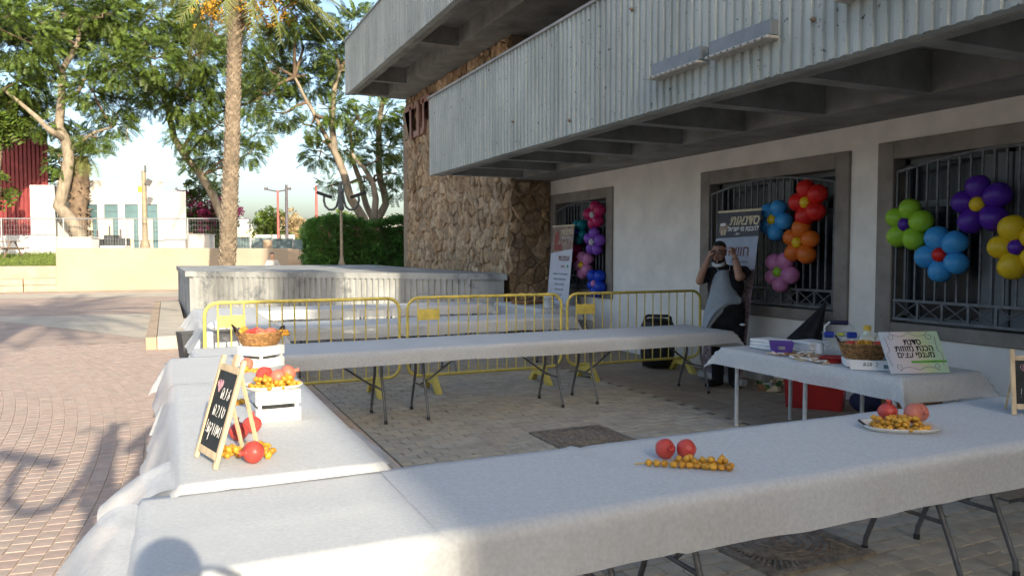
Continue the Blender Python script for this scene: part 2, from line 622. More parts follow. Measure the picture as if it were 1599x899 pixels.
def paver_mesh(name, sx, sy, h, b, m):
    x, y = sx / 2, sy / 2
    mb = MB()
    vs = []
    for (xx, yy, z) in ((x, y, -h), (x, y, -b), (x - b, y - b, 0)):
        vs += [(-xx, -yy, z), (xx, -yy, z), (xx, yy, z), (-xx, yy, z)]
    fs = []
    for l in (0, 4):
        for k in range(4):
            k2 = (k + 1) % 4
            fs.append((l + k, l + k2, l + 4 + k2, l + 4 + k))
    fs.append((8, 9, 10, 11))
    mb.add(vs, fs, False)
    return mb.mesh(name, m, False), vs, fs

def lay(bed, name, spots, sx, sy, m, h=0.035, b=0.006, limit=300, jit=0.0025, tip=0.006):
    me, vs, fs = paver_mesh(name, sx, sy, h, b, m)
    spots = [s for s in spots if in_view(s[0], s[1])]
    spots.sort(key=lambda s: s[0] ** 2 + s[1] ** 2)
    near, far = spots[:limit], spots[limit:]
    for (x, y, a) in near:
        o = put(name, me, bed, (x, y, rnd.uniform(-jit, jit)), a + rnd.gauss(0, 0.006))
        o.rotation_euler.x = rnd.gauss(0, tip)
        o.rotation_euler.y = rnd.gauss(0, tip)
    if far:
        mb = MB()
        for (x, y, a) in far:
            mb.M = Matrix.Translation((x, y, rnd.uniform(-jit, jit))) @ Matrix.Rotation(a + rnd.gauss(0, 0.006), 4, 'Z') @ Matrix.Rotation(rnd.gauss(0, tip), 4, 'X')
            mb.add(vs, fs, False)
        o = mb.build(name + "_field", m, bed, fixn=False)
        o["kind"] = "stuff"

MAN = [(3.40, 5.98, 0.27), (3.18, 3.36, 0.27)]
def clear(x, y, mrg=0.05):
    for mx, my, w in MAN:
        if abs(x - mx) < w and abs(y - my) < w:
            return False
    return True

bed = struct(sheet("pink_paving", [(-6, 1.0), (1.655, 1.0), (1.655, 16.4), (-6, 16.4)], -0.007, M_mortar))
spots = []
k = 0
while True:
    r = 16.0 + 0.113 * k
    k += 1
    if r - 21 > 1.75:
        break
    st = 0.128 / r
    off = (k % 2) * 0.5 * st + rnd.uniform(-0.1, 0.1) * st
    a = -0.30
    while a < 0.50:
        x = ARC_C + r * math.cos(a + off)
        y = ARC_Y + r * math.sin(a + off)
        if 1.2 < y < 15.9 and x < 1.615:
            spots.append((x, y, a + off))
        a += st
lay(bed, "paver", spots, 0.104, 0.121, M_pink, b=0.0025, jit=0.0007, tip=0.003)

bed2 = struct(sheet("grey_paving", [(1.665, 0.5), (5.2, 0.5), (5.2, 13.9), (1.665, 17)], -0.012, M_mortar_dark))
spots = []
for j in range(100):
    y = 0.9 + j * 0.128
    for i in range(19):
        x = 1.766 + i * 0.198 + (j % 2) * 0.099
        if y < 13.4 and x < 5.14 and clear(x, y):
            spots.append((x, y, 0))
lay(bed2, "paver", spots, 0.190, 0.120, M_grey, b=0.005)
lay(bed2, "half_paver", [(1.7165, 0.9 + j * 0.128, 0) for j in range(1, 98, 2)], 0.092, 0.120, M_grey, b=0.005)
bed3 = struct(sheet("tile_strip", [(5.21, 0.5), (7.04, 0.5), (7.04, 13.75), (5.21, 13.75)], -0.01, M_mortar_dark))
spots = []
for i in range(4):
    for j in range(28):
        spots.append((5.44 + i * 0.458, 0.8 + j * 0.458, 0))
lay(bed3, "tile", spots, 0.45, 0.45, M_tile, b=0.004, jit=0.001)

# manholes
def manhole(x, y, label, a):
    t = thing("manhole", label, "manhole cover", (x, y, 0.016), a, "square manholes in the paving")
    b = MB()
    s = 0.375
    ring = [(-s, -s), (s, -s), (s, s), (-s, s)]
    i0 = [(-s + .05, -s + .05), (s - .05, -s + .05), (s - .05, s - .05), (-s + .05, s - .05)]
    vs = [(p[0], p[1], 0.004) for p in ring] + [(p[0], p[1], 0.004) for p in i0] + [(p[0], p[1], -0.02) for p in ring]
    fs = [(k, (k + 1) % 4, 4 + (k + 1) % 4, 4 + k) for k in range(4)] + [(k, 8 + k, 8 + (k + 1) % 4, (k + 1) % 4) for k in range(4)]
    b.add(vs, fs, False)
    b.build("frame", M_cast, t)
    b = MB()
    b.box((0, 0, -0.012), (2 * s - .1, 2 * s - .1, 0.016))
    n = 72
    for k in range(n):
        t0 = 2 * PI * k / n
        r1 = 0.315 / max(abs(math.cos(t0)), abs(math.sin(t0)), 0.72)
        b.box((math.cos(t0) * (0.302 + r1) / 2, math.sin(t0) * (0.302 + r1) / 2, 0.0), (max(0.02, r1 - 0.302 + .02), 0.012, 0.010), rz=t0)
    b.build("surround", M_cast, t)
    b = MB()
    b.lathe([(0.0, 0.001), (0.285, 0.001), (0.295, 0.0), (0.295, -0.01)], 40)
    cv = b.build("cover", M_rust, t)
    for q, r in enumerate((0.27, 0.225, 0.18, 0.135, 0.09, 0.045)):
        b = MB()
        b.lathe([(r - 0.012, 0.0), (r - 0.010, 0.008), (r + 0.010, 0.008), (r + 0.012, 0.0)], 36, smooth=False)
        b.build("ring", M_cast, cv)
    return t
manhole(*MAN[0][:2], "iron manhole cover in open paving between the middle table row and the front row", 0.0)
manhole(*MAN[1][:2], "iron manhole cover half hidden under the hem of the front table", 0.03)

# ------------------------------------------------------------------ main building
bld = thing("public_building", "concrete public building with ribbed balconies, stone wall and barred windows", "building", (7.04, 6, 0))
WX = 7.04
WIN = [(11.40, 13.72, 0.86, 2.80), (6.36, 9.0, 0.85, 2.81), (3.33, 5.985, 0.80, 2.84)]
b = LB(bld)
y_edges = [(-8, 3.33), (5.985, 6.36), (9.0, 11.40), (13.72, 13.78)]
for (a, c) in y_edges:
    b.box((WX + .15, (a + c) / 2, 1.54), (0.3, c - a, 3.08))
for (a, c, z0, z1) in WIN:
    b.box((WX + .15, (a + c) / 2, z0 / 2), (0.3, c - a, z0))
    b.box((WX + .15, (a + c) / 2, (z1 + 3.08) / 2), (0.3, c - a, 3.08 - z1))
b.build("wall", M_plaster, bld)
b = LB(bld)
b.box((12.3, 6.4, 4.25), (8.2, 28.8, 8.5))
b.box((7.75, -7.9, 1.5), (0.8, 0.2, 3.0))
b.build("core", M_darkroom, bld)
b = LB(bld)
b.box((11.4, 6.4, 8.65), (9.4, 29.0, 0.3))
b.build("roof", M_conc, bld)

def window(y0, y1, z0, z1, shut, name="window"):
    b = LB(bld)
    xi, xo = WX + 0.22, WX - 0.035
    w, wt, wb = 0.20, 0.185, 0.135
    def bx(ya, yb, za, zb):
        b.bbox(((xi + xo) / 2, (ya + yb) / 2, (za + zb) / 2), (xi - xo, yb - ya, zb - za), 0.008)
    bx(y0, y0 + w, z0, z1)
    bx(y1 - w, y1, z0, z1)
    bx(y0 + w, y1 - w, z1 - wt, z1)
    bx(y0 + w, y1 - w, z0, z0 + wb)
    win = b.build("window", M_frame, bld)
    a, c, zb, zt = y0 + w, y1 - w, z0 + wb, z1 - wt
    # glazing behind
    b = LB(bld)
    b.box((WX + 0.20, (a + c) / 2, (zb + zt) / 2), (0.01, c - a, zt - zb))
    b.build("pane", M_glass, win)
    b = LB(bld)
    for yy in (a + 0.03, (a + c) / 2, c - 0.03):
        b.box((WX + 0.17, yy, (zb + zt) / 2), (0.04, 0.06, zt - zb))
    for zz in (zb + .03, zt - 0.03, zb + 0.72 * (zt - zb)):
        b.box((WX + 0.168, (a + c) / 2, zz), (0.036, c - a, 0.07 if zz < zt - .1 else 0.06))
    b.build("sash", M_shutter, win)
    for (s0, s1) in shut:
        b = LB(bld)
        n = max(2, int((s1 - s0) / 0.14))
        for k in range(n):
            ya, yb = s0 + (s1 - s0) * k / n, s0 + (s1 - s0) * (k + 1) / n
            b.bbox((WX + 0.10, (ya + yb) / 2, (zb + zt) / 2 - 0.02), (0.03 + 0.02 * (k % 2), yb - ya - 0.012, zt - zb - 0.06), 0.006)
        b.build("shutter", M_shutter, win)
    # grille
    gx = WX + 0.0
    zl = zb + 0.04
    zm = zb + 0.235
    zs = zt - 0.14
    def top(y):
        u = (y - a) / (c - a)
        return zs + 0.13 * math.sin(PI * min(1, max(0, u)))
    n = int(round((c - a - 0.06) / 0.115))
    for k in range(n + 1):
        y = a + 0.03 + (c - a - 0.06) * k / n
        b = LB(bld)
        b.box((gx, y, (zm + top(y)) / 2), (0.018, 0.018, top(y) - zm))
        b.build("grille_bar", M_iron, win)
    b = LB(bld)
    b.tube([(gx, a + 0.02 + (c - a - .04) * k / 16, top(a + (c - a) * k / 16)) for k in range(17)], 0.017, 6, smooth=False)
    b.build("grille_rail", M_iron, win)
    for zz in (zl, zm):
        b = LB(bld)
        b.box((gx, (a + c) / 2, zz), (0.03, c - a - 0.02, 0.028))
        b.build("grille_rail", M_iron, win)
    m = int(round((c - a - .06) / 0.27))
    for k in range(m + 1):
        y = a + 0.03 + (c - a - .06) * k / m
        b = LB(bld)
        b.box((gx, y, (zl + zm) / 2), (0.026, 0.024, zm - zl - 0.028))
        b.build("grille_post", M_iron, win)
        if k < m:
            y2 = a + 0.03 + (c - a - .06) * (k + 1) / m
            b = LB(bld)
            b.tube([(gx - .004, y + .012, zl + .014), (gx - .004, y2 - .012, zm - .014)], 0.008, 4, smooth=False)
            b.tube([(gx + .006, y + .012, zm - .014), (gx + .006, y2 - .012, zl + .014)], 0.008, 4, smooth=False)
            b.build("cross_brace", M_iron, win)
    return win
window(*WIN[0], [(12.30, 12.72)])
window(*WIN[1], [(7.32, 7.78)])
window(*WIN[2], [(3.53, 4.90)])

def rib_strip(b, p0, p1, z0, z1, outn, pitch=0.108, depth=0.022, back=0.10):
    """ribbed face from p0 to p1 (xy), trapezoid ribs standing out along outn"""
    p0 = Vector((p0[0], p0[1], 0))
    p1 = Vector((p1[0], p1[1], 0))
    d = p1 - p0
    L = d.length
    d.normalize()
    o = Vector((outn[0], outn[1], 0)).normalized()
    prof = []
    n = int(L / pitch)
    pt = L / n
    for k in range(n):
        s = k * pt
        j = rnd.uniform(-0.003, 0.003)
        prof += [(s, 0), (s + pt * 0.30, 0), (s + pt * 0.42, depth + j), (s + pt * 0.88, depth + j), (s + pt * 1.0, 0)]
    pr2 = [prof[0]]
    for q in prof[1:]:
        if abs(q[0] - pr2[-1][0]) > 1e-5:
            pr2.append(q)
    vs, fs = [], []
    for (s, h) in pr2:
        q = p0 + d * s + o * h
        vs.append((q.x, q.y, z0))
        vs.append((q.x, q.y, z1))
    for i in range(len(pr2) - 1):
        fs.append((2 * i, 2 * i + 2, 2 * i + 3, 2 * i + 1))
    # back and caps
    q0 = p0 - o * back
    q1 = p1 - o * back
    m = len(vs)
    vs += [(q0.x, q0.y, z0), (q0.x, q0.y, z1), (q1.x, q1.y, z0), (q1.x, q1.y, z1)]
    e = 2 * (len(pr2) - 1)
    fs += [(m, m + 1, m + 3, m + 2), (0, 1, m + 1, m), (e, m + 2, m + 3, e + 1)]
    top = [2 * i + 1 for i in range(len(pr2))]
    bot = [2 * i for i in range(len(pr2))]
    fs.append(tuple(top + [m + 3, m + 1]))
    fs.append(tuple(bot[::-1] + [m, m + 2]))
    b.add(vs, fs, False)

def balcony(y0, y1, zb, zt, xw, beams, xc):
    b = LB(bld)
    rib_strip(b, (4.50, y1), (4.50, y0), zb + 0.012, zt - 0.03, (-1, 0), pitch=0.112)
    par = b.build("balcony", M_rib, bld)
    b = LB(bld)
    b.box((4.55, (y0 + y1) / 2, zt - 0.011), (0.19, y1 - y0 + 0.02, 0.034))
    b.build("coping", M_conc, par)
    b = LB(bld)
    b.box((5.55, y1 - 0.06, (zb + zt) / 2 + .01), (1.89, 0.12, zt - zb - 0.06))
    b.build("end_parapet", M_rib, par)
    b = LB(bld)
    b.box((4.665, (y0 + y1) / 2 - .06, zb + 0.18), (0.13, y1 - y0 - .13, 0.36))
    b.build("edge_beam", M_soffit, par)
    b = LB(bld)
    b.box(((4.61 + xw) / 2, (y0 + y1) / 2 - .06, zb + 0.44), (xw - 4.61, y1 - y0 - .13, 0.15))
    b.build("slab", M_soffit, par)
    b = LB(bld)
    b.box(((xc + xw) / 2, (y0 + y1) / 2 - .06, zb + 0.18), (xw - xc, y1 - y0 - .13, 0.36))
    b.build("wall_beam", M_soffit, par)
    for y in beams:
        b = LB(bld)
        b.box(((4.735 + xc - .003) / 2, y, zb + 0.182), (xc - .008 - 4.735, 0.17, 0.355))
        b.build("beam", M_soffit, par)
    return par
balcony(-8, 13.74, 3.08, 4.52, WX + .3, [13.45 - .08] + [12.03 - 1.2 * k for k in range(16)], 6.2)
balcony(-8, 20.95, 5.88, 7.32, 8.2, [20.6, 18.9, 15.1, 11.3, 7.5, 3.7, 0.0], 5.55)
# recessed first floor behind the lower balcony
b = LB(bld)
b.box((7.9, 2.8, 4.7), (0.05, 21.6, 2.3))
b.build("pane", M_glass, bld)
for k in range(8):
    b = LB(bld)
    b.box((7.2, 13.15 - 2.6 * k, 4.73), (0.5, 0.42, 2.26))
    b.build("pillar", M_conc, bld)
b = LB(bld)
b.box((7.55, 2.8, 3.72), (0.3, 21.6, 0.26))
b.build("sill", M_conc, bld)

# stone wall : mortar core with separate stones
SX = 6.17
b = LB(bld)
b.box(((SX + 9) / 2, (13.79 + 20.8) / 2, 2.935), (9 - SX, 20.8 - 13.79, 5.87))
b.box(((SX + 9) / 2, (20.95 + 20.8) / 2 + .4, 2.9), (9 - SX - .2, 0.6, 5.5))
swall = b.build("stone_wall", M_stonejoint, bld)

def voronoi(u0, u1, v0, v1, step, rs, su=1.0):
    nu = max(1, int(round((u1 - u0) / (step * su))))
    nv = max(1, int(round((v1 - v0) / step)))
    P = {}
    for i in range(-1, nu + 1):
        for j in range(-1, nv + 1):
            P[(i, j)] = (u0 + (u1 - u0) * (i + 0.5 + (0.25 if j % 2 else -0.25) + rs.uniform(-.36, .36)) / nu, v0 + (v1 - v0) * (j + 0.5 + rs.uniform(-.38, .38)) / nv)
    cells = []
    for i in range(-1, nu + 1):
        for j in range(-1, nv + 1):
            p = P[(i, j)]
            poly = [(u0, v0), (u1, v0), (u1, v1), (u0, v1)]
            for di in (-2, -1, 0, 1, 2):
                for dj in (-2, -1, 0, 1, 2):
                    if (di, dj) == (0, 0) or (i + di, j + dj) not in P:
                        continue
                    q = P[(i + di, j + dj)]
                    mx, my = (p[0] + q[0]) / 2, (p[1] + q[1]) / 2
                    nx, ny = q[0] - p[0], q[1] - p[1]
                    new = []
                    for a in range(len(poly)):
                        A, B = poly[a], poly[(a + 1) % len(poly)]
                        da = (A[0] - mx) * nx + (A[1] - my) * ny
                        db = (B[0] - mx) * nx + (B[1] - my) * ny
                        if da <= 0:
                            new.append(A)
                        if da * db < 0:
                            t = da / (da - db)
                            new.append((A[0] + (B[0] - A[0]) * t, A[1] + (B[1] - A[1]) * t))
                    poly = new
                    if len(poly) < 3:
                        break
                if len(poly) < 3:
                    break
            if len(poly) >= 3:
                # broken, uneven outline
                q = []
                for a in range(len(poly)):
                    A, B = poly[a], poly[(a + 1) % len(poly)]
                    q.append(A)
                    L = math.hypot(B[0] - A[0], B[1] - A[1])
                    if L > 0.13:
                        k = round((A[0] + B[0]) * 37.1 + (A[1] + B[1]) * 91.7, 3)
                        o = 0.16 * L * math.sin(k * 7.0)
                        nx, ny = (B[1] - A[1]) / L, -(B[0] - A[0]) / L
                        if (A[0], A[1]) > (B[0], B[1]):
                            nx, ny = -nx, -ny
                        q.append(((A[0] + B[0]) / 2 + nx * o, (A[1] + B[1]) / 2 + ny * o))
                poly = q
                ar = 0.5 * abs(sum(poly[a][0] * poly[(a + 1) % len(poly)][1] - poly[(a + 1) % len(poly)][0] * poly[a][1] for a in range(len(poly))))
                if ar > 0.004:
                    cells.append(poly)
    cells.sort(key=lambda q: -sum(p[0] for p in q) / len(q))
    return cells

rs = random.Random(3)
STONES = [0]
REST = MB()
def stones(M, u0, u1, v0, v1, step, su=1.0):
    n = 0
    for poly in voronoi(u0, u1, v0, v1, step, rs, su):
        cu = sum(p[0] for p in poly) / len(poly)
        cv = sum(p[1] for p in poly) / len(poly)
        def ring(inset, h, tilt=(0, 0)):
            out = []
            for (pu, pv) in poly:
                d = math.hypot(pu - cu, pv - cv) or 1
                k = max(0.3, (d - inset) / d)
                uu, vv = cu + (pu - cu) * k, cv + (pv - cv) * k
                out.append((uu, vv, h + tilt[0] * (uu - cu) + tilt[1] * (vv - cv) + (rs.uniform(-.008, .008) if h > 0 else 0)))
            return out
        h = rs.uniform(0.015, 0.062)
        tl = (rs.uniform(-.24, .24), rs.uniform(-.24, .24))
        A, B, C = ring(0.003, -0.02), ring(0.007, h * 0.5, tl), ring(rs.uniform(.02, .05), h, tl)
        m = len(poly)
        vs = A + B + C + [(cu, cv, h + rs.uniform(0.0, .02))]
        fs = []
        for l in (0, 1):
            for k in range(m):
                k2 = (k + 1) % m
                fs.append((l * m + k, l * m + k2, (l + 1) * m + k2, (l + 1) * m + k))
        for k in range(m):
            fs.append((2 * m + k, 2 * m + (k + 1) % m, 3 * m))
        if STONES[0] < 300:
            b = LB(bld)
            b.M = b.M @ M
            b.add(vs, fs, False)
            b.build("stone", M_stone, swall, fixn=True)
        else:
            REST.M = LB(bld).M @ M
            REST.add(vs, fs, False)
        STONES[0] += 1
        n += 1
    return n
# long face looks towards -X (u = -Y), return face looks towards -Y (u = +X)
n2 = stones(basis((SX, 13.79, 0), (1, 0, 0), (0, 0, 1)), -0.03, 0.83, 0.0, 3.06, 0.26)
n1 = stones(basis((SX, 20.8, 0), (0, -1, 0), (0, 0, 1)), 0.0, 7.01, 1.15, 5.86, 0.285)
if REST.v:
    o = REST.build("small_stones", M_stone, swall)
    o["kind"] = "stuff"
print("stones", n1, n2)
# metal letters fixed to the stone wall
lt = thing("wall_lettering", "copper coloured metal letters fixed high on the stone wall", "lettering", (SX - 0.10, 20.3, 4.9))
ML = Matrix.Translation(Vector((-0.02, 0, 0)))
for ch, yy in (("ד", 20.25), ("נ", 19.55), ("ת", 18.75)):
    o = put("letter", text_mesh(ch, 1.5, M_letter, extrude=0.03, bold=0.02), lt)
    o.matrix_local = lt.matrix_basis.inverted() @ basis((SX - 0.10, yy, 4.72), (0, -1, 0), (0, 0, 1))

# vent boxes on the lower balcony
for i, (ya, yb, lab) in enumerate(((5.67, 6.43, "short grey metal box on the balcony front, farthest along of the three"), (4.79, 5.55, "grey metal box on the balcony front in the middle of the three boxes"), (3.3, 4.12, "grey metal box at the top right edge of the balcony front"))):
    zc = 3.445 if i < 2 else 3.53
    v = thing("vent_box", lab, "vent box", (4.47, (ya + yb) / 2, zc - .07), 0, "metal boxes on the balcony front")
    b = LB(v)
    b.bbox((4.445, (ya + yb) / 2, zc + .015), (0.10, yb - ya, 0.125), 0.006)
    b.build("case", M_vent, v)
    b = LB(v)
    b.bbox((4.425, (ya + yb) / 2, zc - .066), (0.14, yb - ya + .02, 0.026), 0.006)
    tr = b.build("trim", M_ventrim, v)
    for k in range(9):
        b = LB(v)
        y = ya + 0.05 + (yb - ya - .1) * k / 8
        b.box((4.3535, y, zc - .066), (0.004, 0.018, 0.011))
        b.build("hole", M_black, tr)

# ------------------------------------------------------------------ raised platform (ribbed concrete) and its step
P = [(0.37, 18.4), (6.02, 13.62), (6.10, 13.95), (6.10, 25.0), (0.27, 25.7)]
def inset(poly, d):
    cx = sum(p[0] for p in poly) / len(poly)
    cy = sum(p[1] for p in poly) / len(poly)
    out = []
    for p in poly:
        v = Vector((p[0] - cx, p[1] - cy))
        out.append((cx + v.x * (1 - d / v.length), cy + v.y * (1 - d / v.length)))
    return out
pl = thing("raised_platform", "raised concrete platform with ribbed front wall behind the yellow barriers", "platform", (3.2, 19, 0))
b = LB(pl)
b.prism(inset(P, 0.09), 0, 1.13)
b.build("body", M_planter, pl)
b = LB(pl)
b.prism(P, 1.132, 1.25)
b.build("coping", M_planter, pl)
b = LB(pl)
A = Vector((0.37, 18.4))
B = Vector((6.02, 13.62))
d = (B - A).normalized()
nn = Vector((d.y, -d.x))
a0 = A + d * 0.16 + nn * -0.045
a1 = B - d * 0.75 + nn * -0.045
rib_strip(b, a0, a1, 0.0, 1.13, nn, pitch=0.125, depth=0.042, back=0.03)
b.build("ribbed_front", M_planter, pl)
st = thing("stone_step", "long low stone step with darker kerb along the platform's sunny side", "step", (0, 19, 0))
n = 14
for k in range(n):
    ya, yb = 14.5 + 10.6 * k / n, 14.5 + 10.6 * (k + 1) / n
    x1 = 0.52 if yb < 18.3 else 0.32
    b = LB(st)
    b.bbox(((-0.17 + x1) / 2, (ya + yb) / 2, 0.112), (x1 + 0.17, yb - ya - 0.008, 0.224), 0.006)
    b.build("slab", M_path, st)
    b = LB(st)
    b.bbox((-0.265, (ya + yb) / 2, 0.108), (0.17, yb - ya - 0.008, 0.216), 0.006)
    b.build("kerb_stone", M_seat, st)

# rusty fixing bolts left in the balcony front
for (y, z) in ((8.25, 3.26), (4.42, 3.42), (9.9, 3.5), (6.9, 4.2)):
    b = LB(bld)
    b.M = b.M @ basis((4.475, y, z), (0, -1, 0), (0, 0, 1))
    b.lathe([(.022, 0), (.022, .012), (.010, .014), (.010, .035), (0, .035)], 8)
    b.build("bolt", M_rust, bld)
# ------------------------------------------------------------------ folding tables, cloths
def folding_table(label, cx, cy, rz, L=1.92, Wd=0.80, h=0.735, group="folding tables under the white cloths"):
    t = thing("folding_table", label, "table", (cx, cy, 0), rz, group)
    b = MB()
    b.bbox((0, 0, h - 0.022), (L, Wd, 0.044), 0.012)
    b.build("tabletop", M_tabletop, t)
    xe = L / 2 - 0.20
    for sx in (-1, 1):
        for sy in (-1, 1):
            b = MB()
            x = sx * xe
            b.tube([(x, sy * .13, h - .046), (x, sy * .135, .47), (x, sy * .15, .40), (x, sy * .20, .28), (x, sy * .25, .16), (x, sy * .285, .07), (x, sy * .29, .02)], 0.0145, 8)
            lg = b.build("leg", M_leg, t)
            b = MB()
            b.lathe([(0.018, 0), (0.018, 0.03), (0.012, 0.036)], 8, (x, sy * .29, 0))
            b.build("foot_cap", M_rubber, lg)
        for (hw, zz) in ((.186, .31), (.12, h - .055)):
            b = MB()
            b.tube([(sx * xe, -hw, zz), (sx * xe, hw, zz)], 0.0115, 8)
            b.build("crossbar", M_leg, t)
        b = MB()
        b.tube([(sx * xe, 0, .31), (sx * (xe - .10), 0, .36), (sx * (xe - .56), 0, h - .05)], 0.011, 8)
        b.build("brace", M_leg, t)
    return t

TB = [
    ("folding table at the left end of the front row, under the sunlit cloth", 0.86, 2.78, 0),
    ("middle folding table of the front row, beneath the pomegranates and dates", 2.80, 2.78, 0),
    ("folding table of the front row at the right picture edge, beneath the tray of dates", 4.74, 2.78, 0),
    ("folding table running away on the left, beneath the chalkboard sign", 0.435, 4.22, PI / 2),
    ("folding table running away on the left, beneath the basket and crate", 0.435, 6.18, PI / 2),
    ("left folding table of the row in front of the barriers, beside the basket", 1.165, 7.58, 0),
    ("middle folding table of the row in front of the barriers", 3.12, 7.58, 0),
    ("right folding table of the row in front of the barriers, next to the man", 5.07, 7.58, 0),
    ("left folding table of the first row behind the barriers", 2.35, 10.15, 0),
    ("right folding table of the first row behind the barriers", 4.35, 10.15, 0),
    ("left folding table of the last row, against the ribbed platform", 2.3, 13.12, 0),
    ("right folding table of the last row, against the ribbed platform", 4.3, 13.12, 0),
    ("nearer folding table of the left column behind the barriers", 0.82, 10.55, PI / 2),
    ("farther folding table of the left column behind the barriers", 0.82, 12.5, PI / 2),
    ("folding table behind the barriers beside the first banner, holding brown craft pieces", 6.0, 12.2, PI / 2),
]
t0 = None
for i, (lab, x, y, rz) in enumerate(TB):
    h = 0.76 if i in (3, 4) else 0.735
    if i in (3, 4):
        t = folding_table(lab, x, y, rz, h=h)
    elif t0 is None:
        t0 = t = folding_table(lab, x, y, rz)
    else:
        t = dup_thing(t0, lab, (x, y, 0), rz)

def cloth(label, x0, x1, y0, y1, z, df=.2, db=.15, dl=.0, dr=.0, flare=0.12, fl=None, fr=None, seed=0, creases=(), wave=0.014, group="white table cloths", ff=None, wrinkle=0.0015, folds=0.0025):
    """draped sheet: x0..x1, y0..y1 on top at z, drops: front (-y), back, left (-x), right"""
    rs = random.Random(seed)
    st = 0.035
    us = []
    def axis(a, c, da, dc):
        n0 = max(1, int(round(da / st))) if da > 0 else 0
        n1 = max(2, int(round((c - a) / (st * 1.4))))
        n2 = max(1, int(round(dc / st))) if dc > 0 else 0
        o = [a - da + da * i / n0 for i in range(n0)] if n0 else []
        o += [a + (c - a) * i / n1 for i in range(n1 + 1)]
        o += [c + dc * (i + 1) / n2 for i in range(n2)] if n2 else []
        return o
    U = axis(x0, x1, dl, dr)
    V = axis(y0, y1, df, db)
    fl = flare if fl is None else fl
    fr = flare if fr is None else fr
    ff = flare if ff is None else ff
    ph = [rs.uniform(0, 6.28) for _ in range(8)]
    rr = 0.018
    vs = []
    b = MB()
    for v in V:
        for u in U:
            du = max(x0 - u, 0, u - x1)
            dv = max(y0 - v, 0, v - y1)
            sx = -1 if u < x0 else 1
            sy = -1 if v < y0 else 1
            cu, cv = min(max(u, x0), x1), min(max(v, y0), y1)
            zz = z
            ox = oy = 0
            if du or dv:
                d = math.hypot(du, dv)
                mn = min(du, dv)
                k = max(0, d - rr * 0.6)
                fx = fl if sx < 0 else fr
                fy = ff if sy < 0 else flare
                zz = z - (rr * 0.45 if d > rr * .5 else d * 0.4) - k * 0.97
                wv = wave * (d / 0.2) * (1.3 * noise.noise((cu * 2.1 + seed, cv * 2.1, 0.3)) + math.sin(cu * 4.3 + cv * 3.9 + ph[0] + 2 * noise.noise((cu * 1.3, cv * 1.3, seed))) + 0.45 * math.sin(cu * 11 + cv * 10 + ph[1]) * (0.5 + noise.noise((cu * 2, cv * 2, 9.1))) + .12 * math.sin((cu + cv) * 27 + ph[2]))
                zz += 0.25 * wv + 0.012 * (d / .2) * noise.noise((cu * 3 + seed, cv * 3, d * 8))
                if du:
                    ox = sx * (rr * min(1, du / .02) + fx * du + (wv if not dv else 0) + 0.42 * mn)
                if dv:
                    oy = sy * (rr * min(1, dv / .02) + fy * dv + (wv if not du else 0) + 0.42 * mn)
            else:
                zz += 0.0022 * noise.noise((u * 2.3 + seed, v * 3.1, 3.7)) + 0.0012 * noise.noise((u * 9, v * 7 + seed, 1.7))
                rg = 1 - abs(noise.noise((u * 1.9 + v * .8 + seed, v * 2.6 - u * .7, seed * 1.3))) * 2.2
                zz += wrinkle * max(0, rg) ** 4 + wrinkle * .5 * max(0, 1 - abs(noise.noise((u * 5 - v * 3, v * 6 + seed, 2.2))) * 3) ** 3
            for cx, amp in creases:
                zz += amp * math.exp(-((u - cx - 0.02 * math.sin(v * 3)) / 0.016) ** 2)
            zz += folds * math.exp(-((v - (y0 + y1) / 2 + .02 * math.sin(u * 1.7 + seed)) / 0.013) ** 2)
            vs.append((cu + ox, cv + oy, zz))
    nu = len(U)
    fs = []
    for j in range(len(V) - 1):
        for i in range(nu - 1):
            a = j * nu + i
            fs.append((a, a + 1, a + nu + 1, a + nu))
    b.add(vs, fs, True)
    o = b.build("tablecloth", M_cloth, fixn=False)
    return tag(o, label, "tablecloth", group)

cloth("sunlit white cloth on the left end of the front table with a billowing corner", -0.10, 0.86, 2.37, 3.20, 0.744, df=.19, db=.12, dl=.36, fl=0.30, seed=1, wave=0.016, wrinkle=0.0025)
cloth("long shaded white cloth on the front table, crossed by a fold", 0.81, 5.57, 2.375, 3.19, 0.749, df=.215, db=.13, dr=.2, seed=2, creases=((1.75, 0.010), (1.79, -0.006), (2.72, 0.004), (3.9, 0.006), (3.94, -.004), (4.8, .004)), wave=0.013)
cloth("white cloth under the chalkboard sign, its front edge folded over the front table", 0.03, 0.84, 3.19, 5.72, 0.775, df=.03, db=.0, dl=.34, dr=.20, fl=0.42, fr=0.35, seed=3, wave=0.013, ff=0.02, creases=((0.22, 0.003),))
cloth("white cloth under the fruit basket on the far half of the left table", 0.02, 0.85, 5.66, 7.06, 0.781, df=.0, db=.16, dl=.28, dr=.20, fl=0.36, fr=0.3, seed=4, wave=0.013)
cloth("white cloth on the left table of the row before the barriers, stained hem", 0.22, 2.22, 7.13, 8.02, 0.745, df=.15, db=.14, dl=.12, dr=.0, seed=5, wave=0.016)
cloth("long white cloth on the row before the barriers, its corner sagging by the man", 2.17, 6.05, 7.13, 8.02, 0.750, df=.145, db=.14, dr=.24, fr=0.25, seed=6, wave=0.018, creases=((3.4, 0.004),))
cloth("white cloth on the first table row behind the barriers", 1.34, 5.36, 9.73, 10.57, 0.745, df=.17, db=.14, dl=.1, dr=.18, seed=7, wave=0.018)
cloth("white cloth on the last table row, against the ribbed platform", 1.3, 5.3, 12.70, 13.54, 0.745, df=.16, db=.13, dl=.1, dr=.18, seed=8, wave=0.018)
cloth("white cloth hanging loose off the left table column behind the barriers", 0.40, 1.26, 9.57, 13.5, 0.752, df=.26, db=.2, dl=.30, dr=.16, fl=0.5, seed=9, wave=0.03, ff=.35)
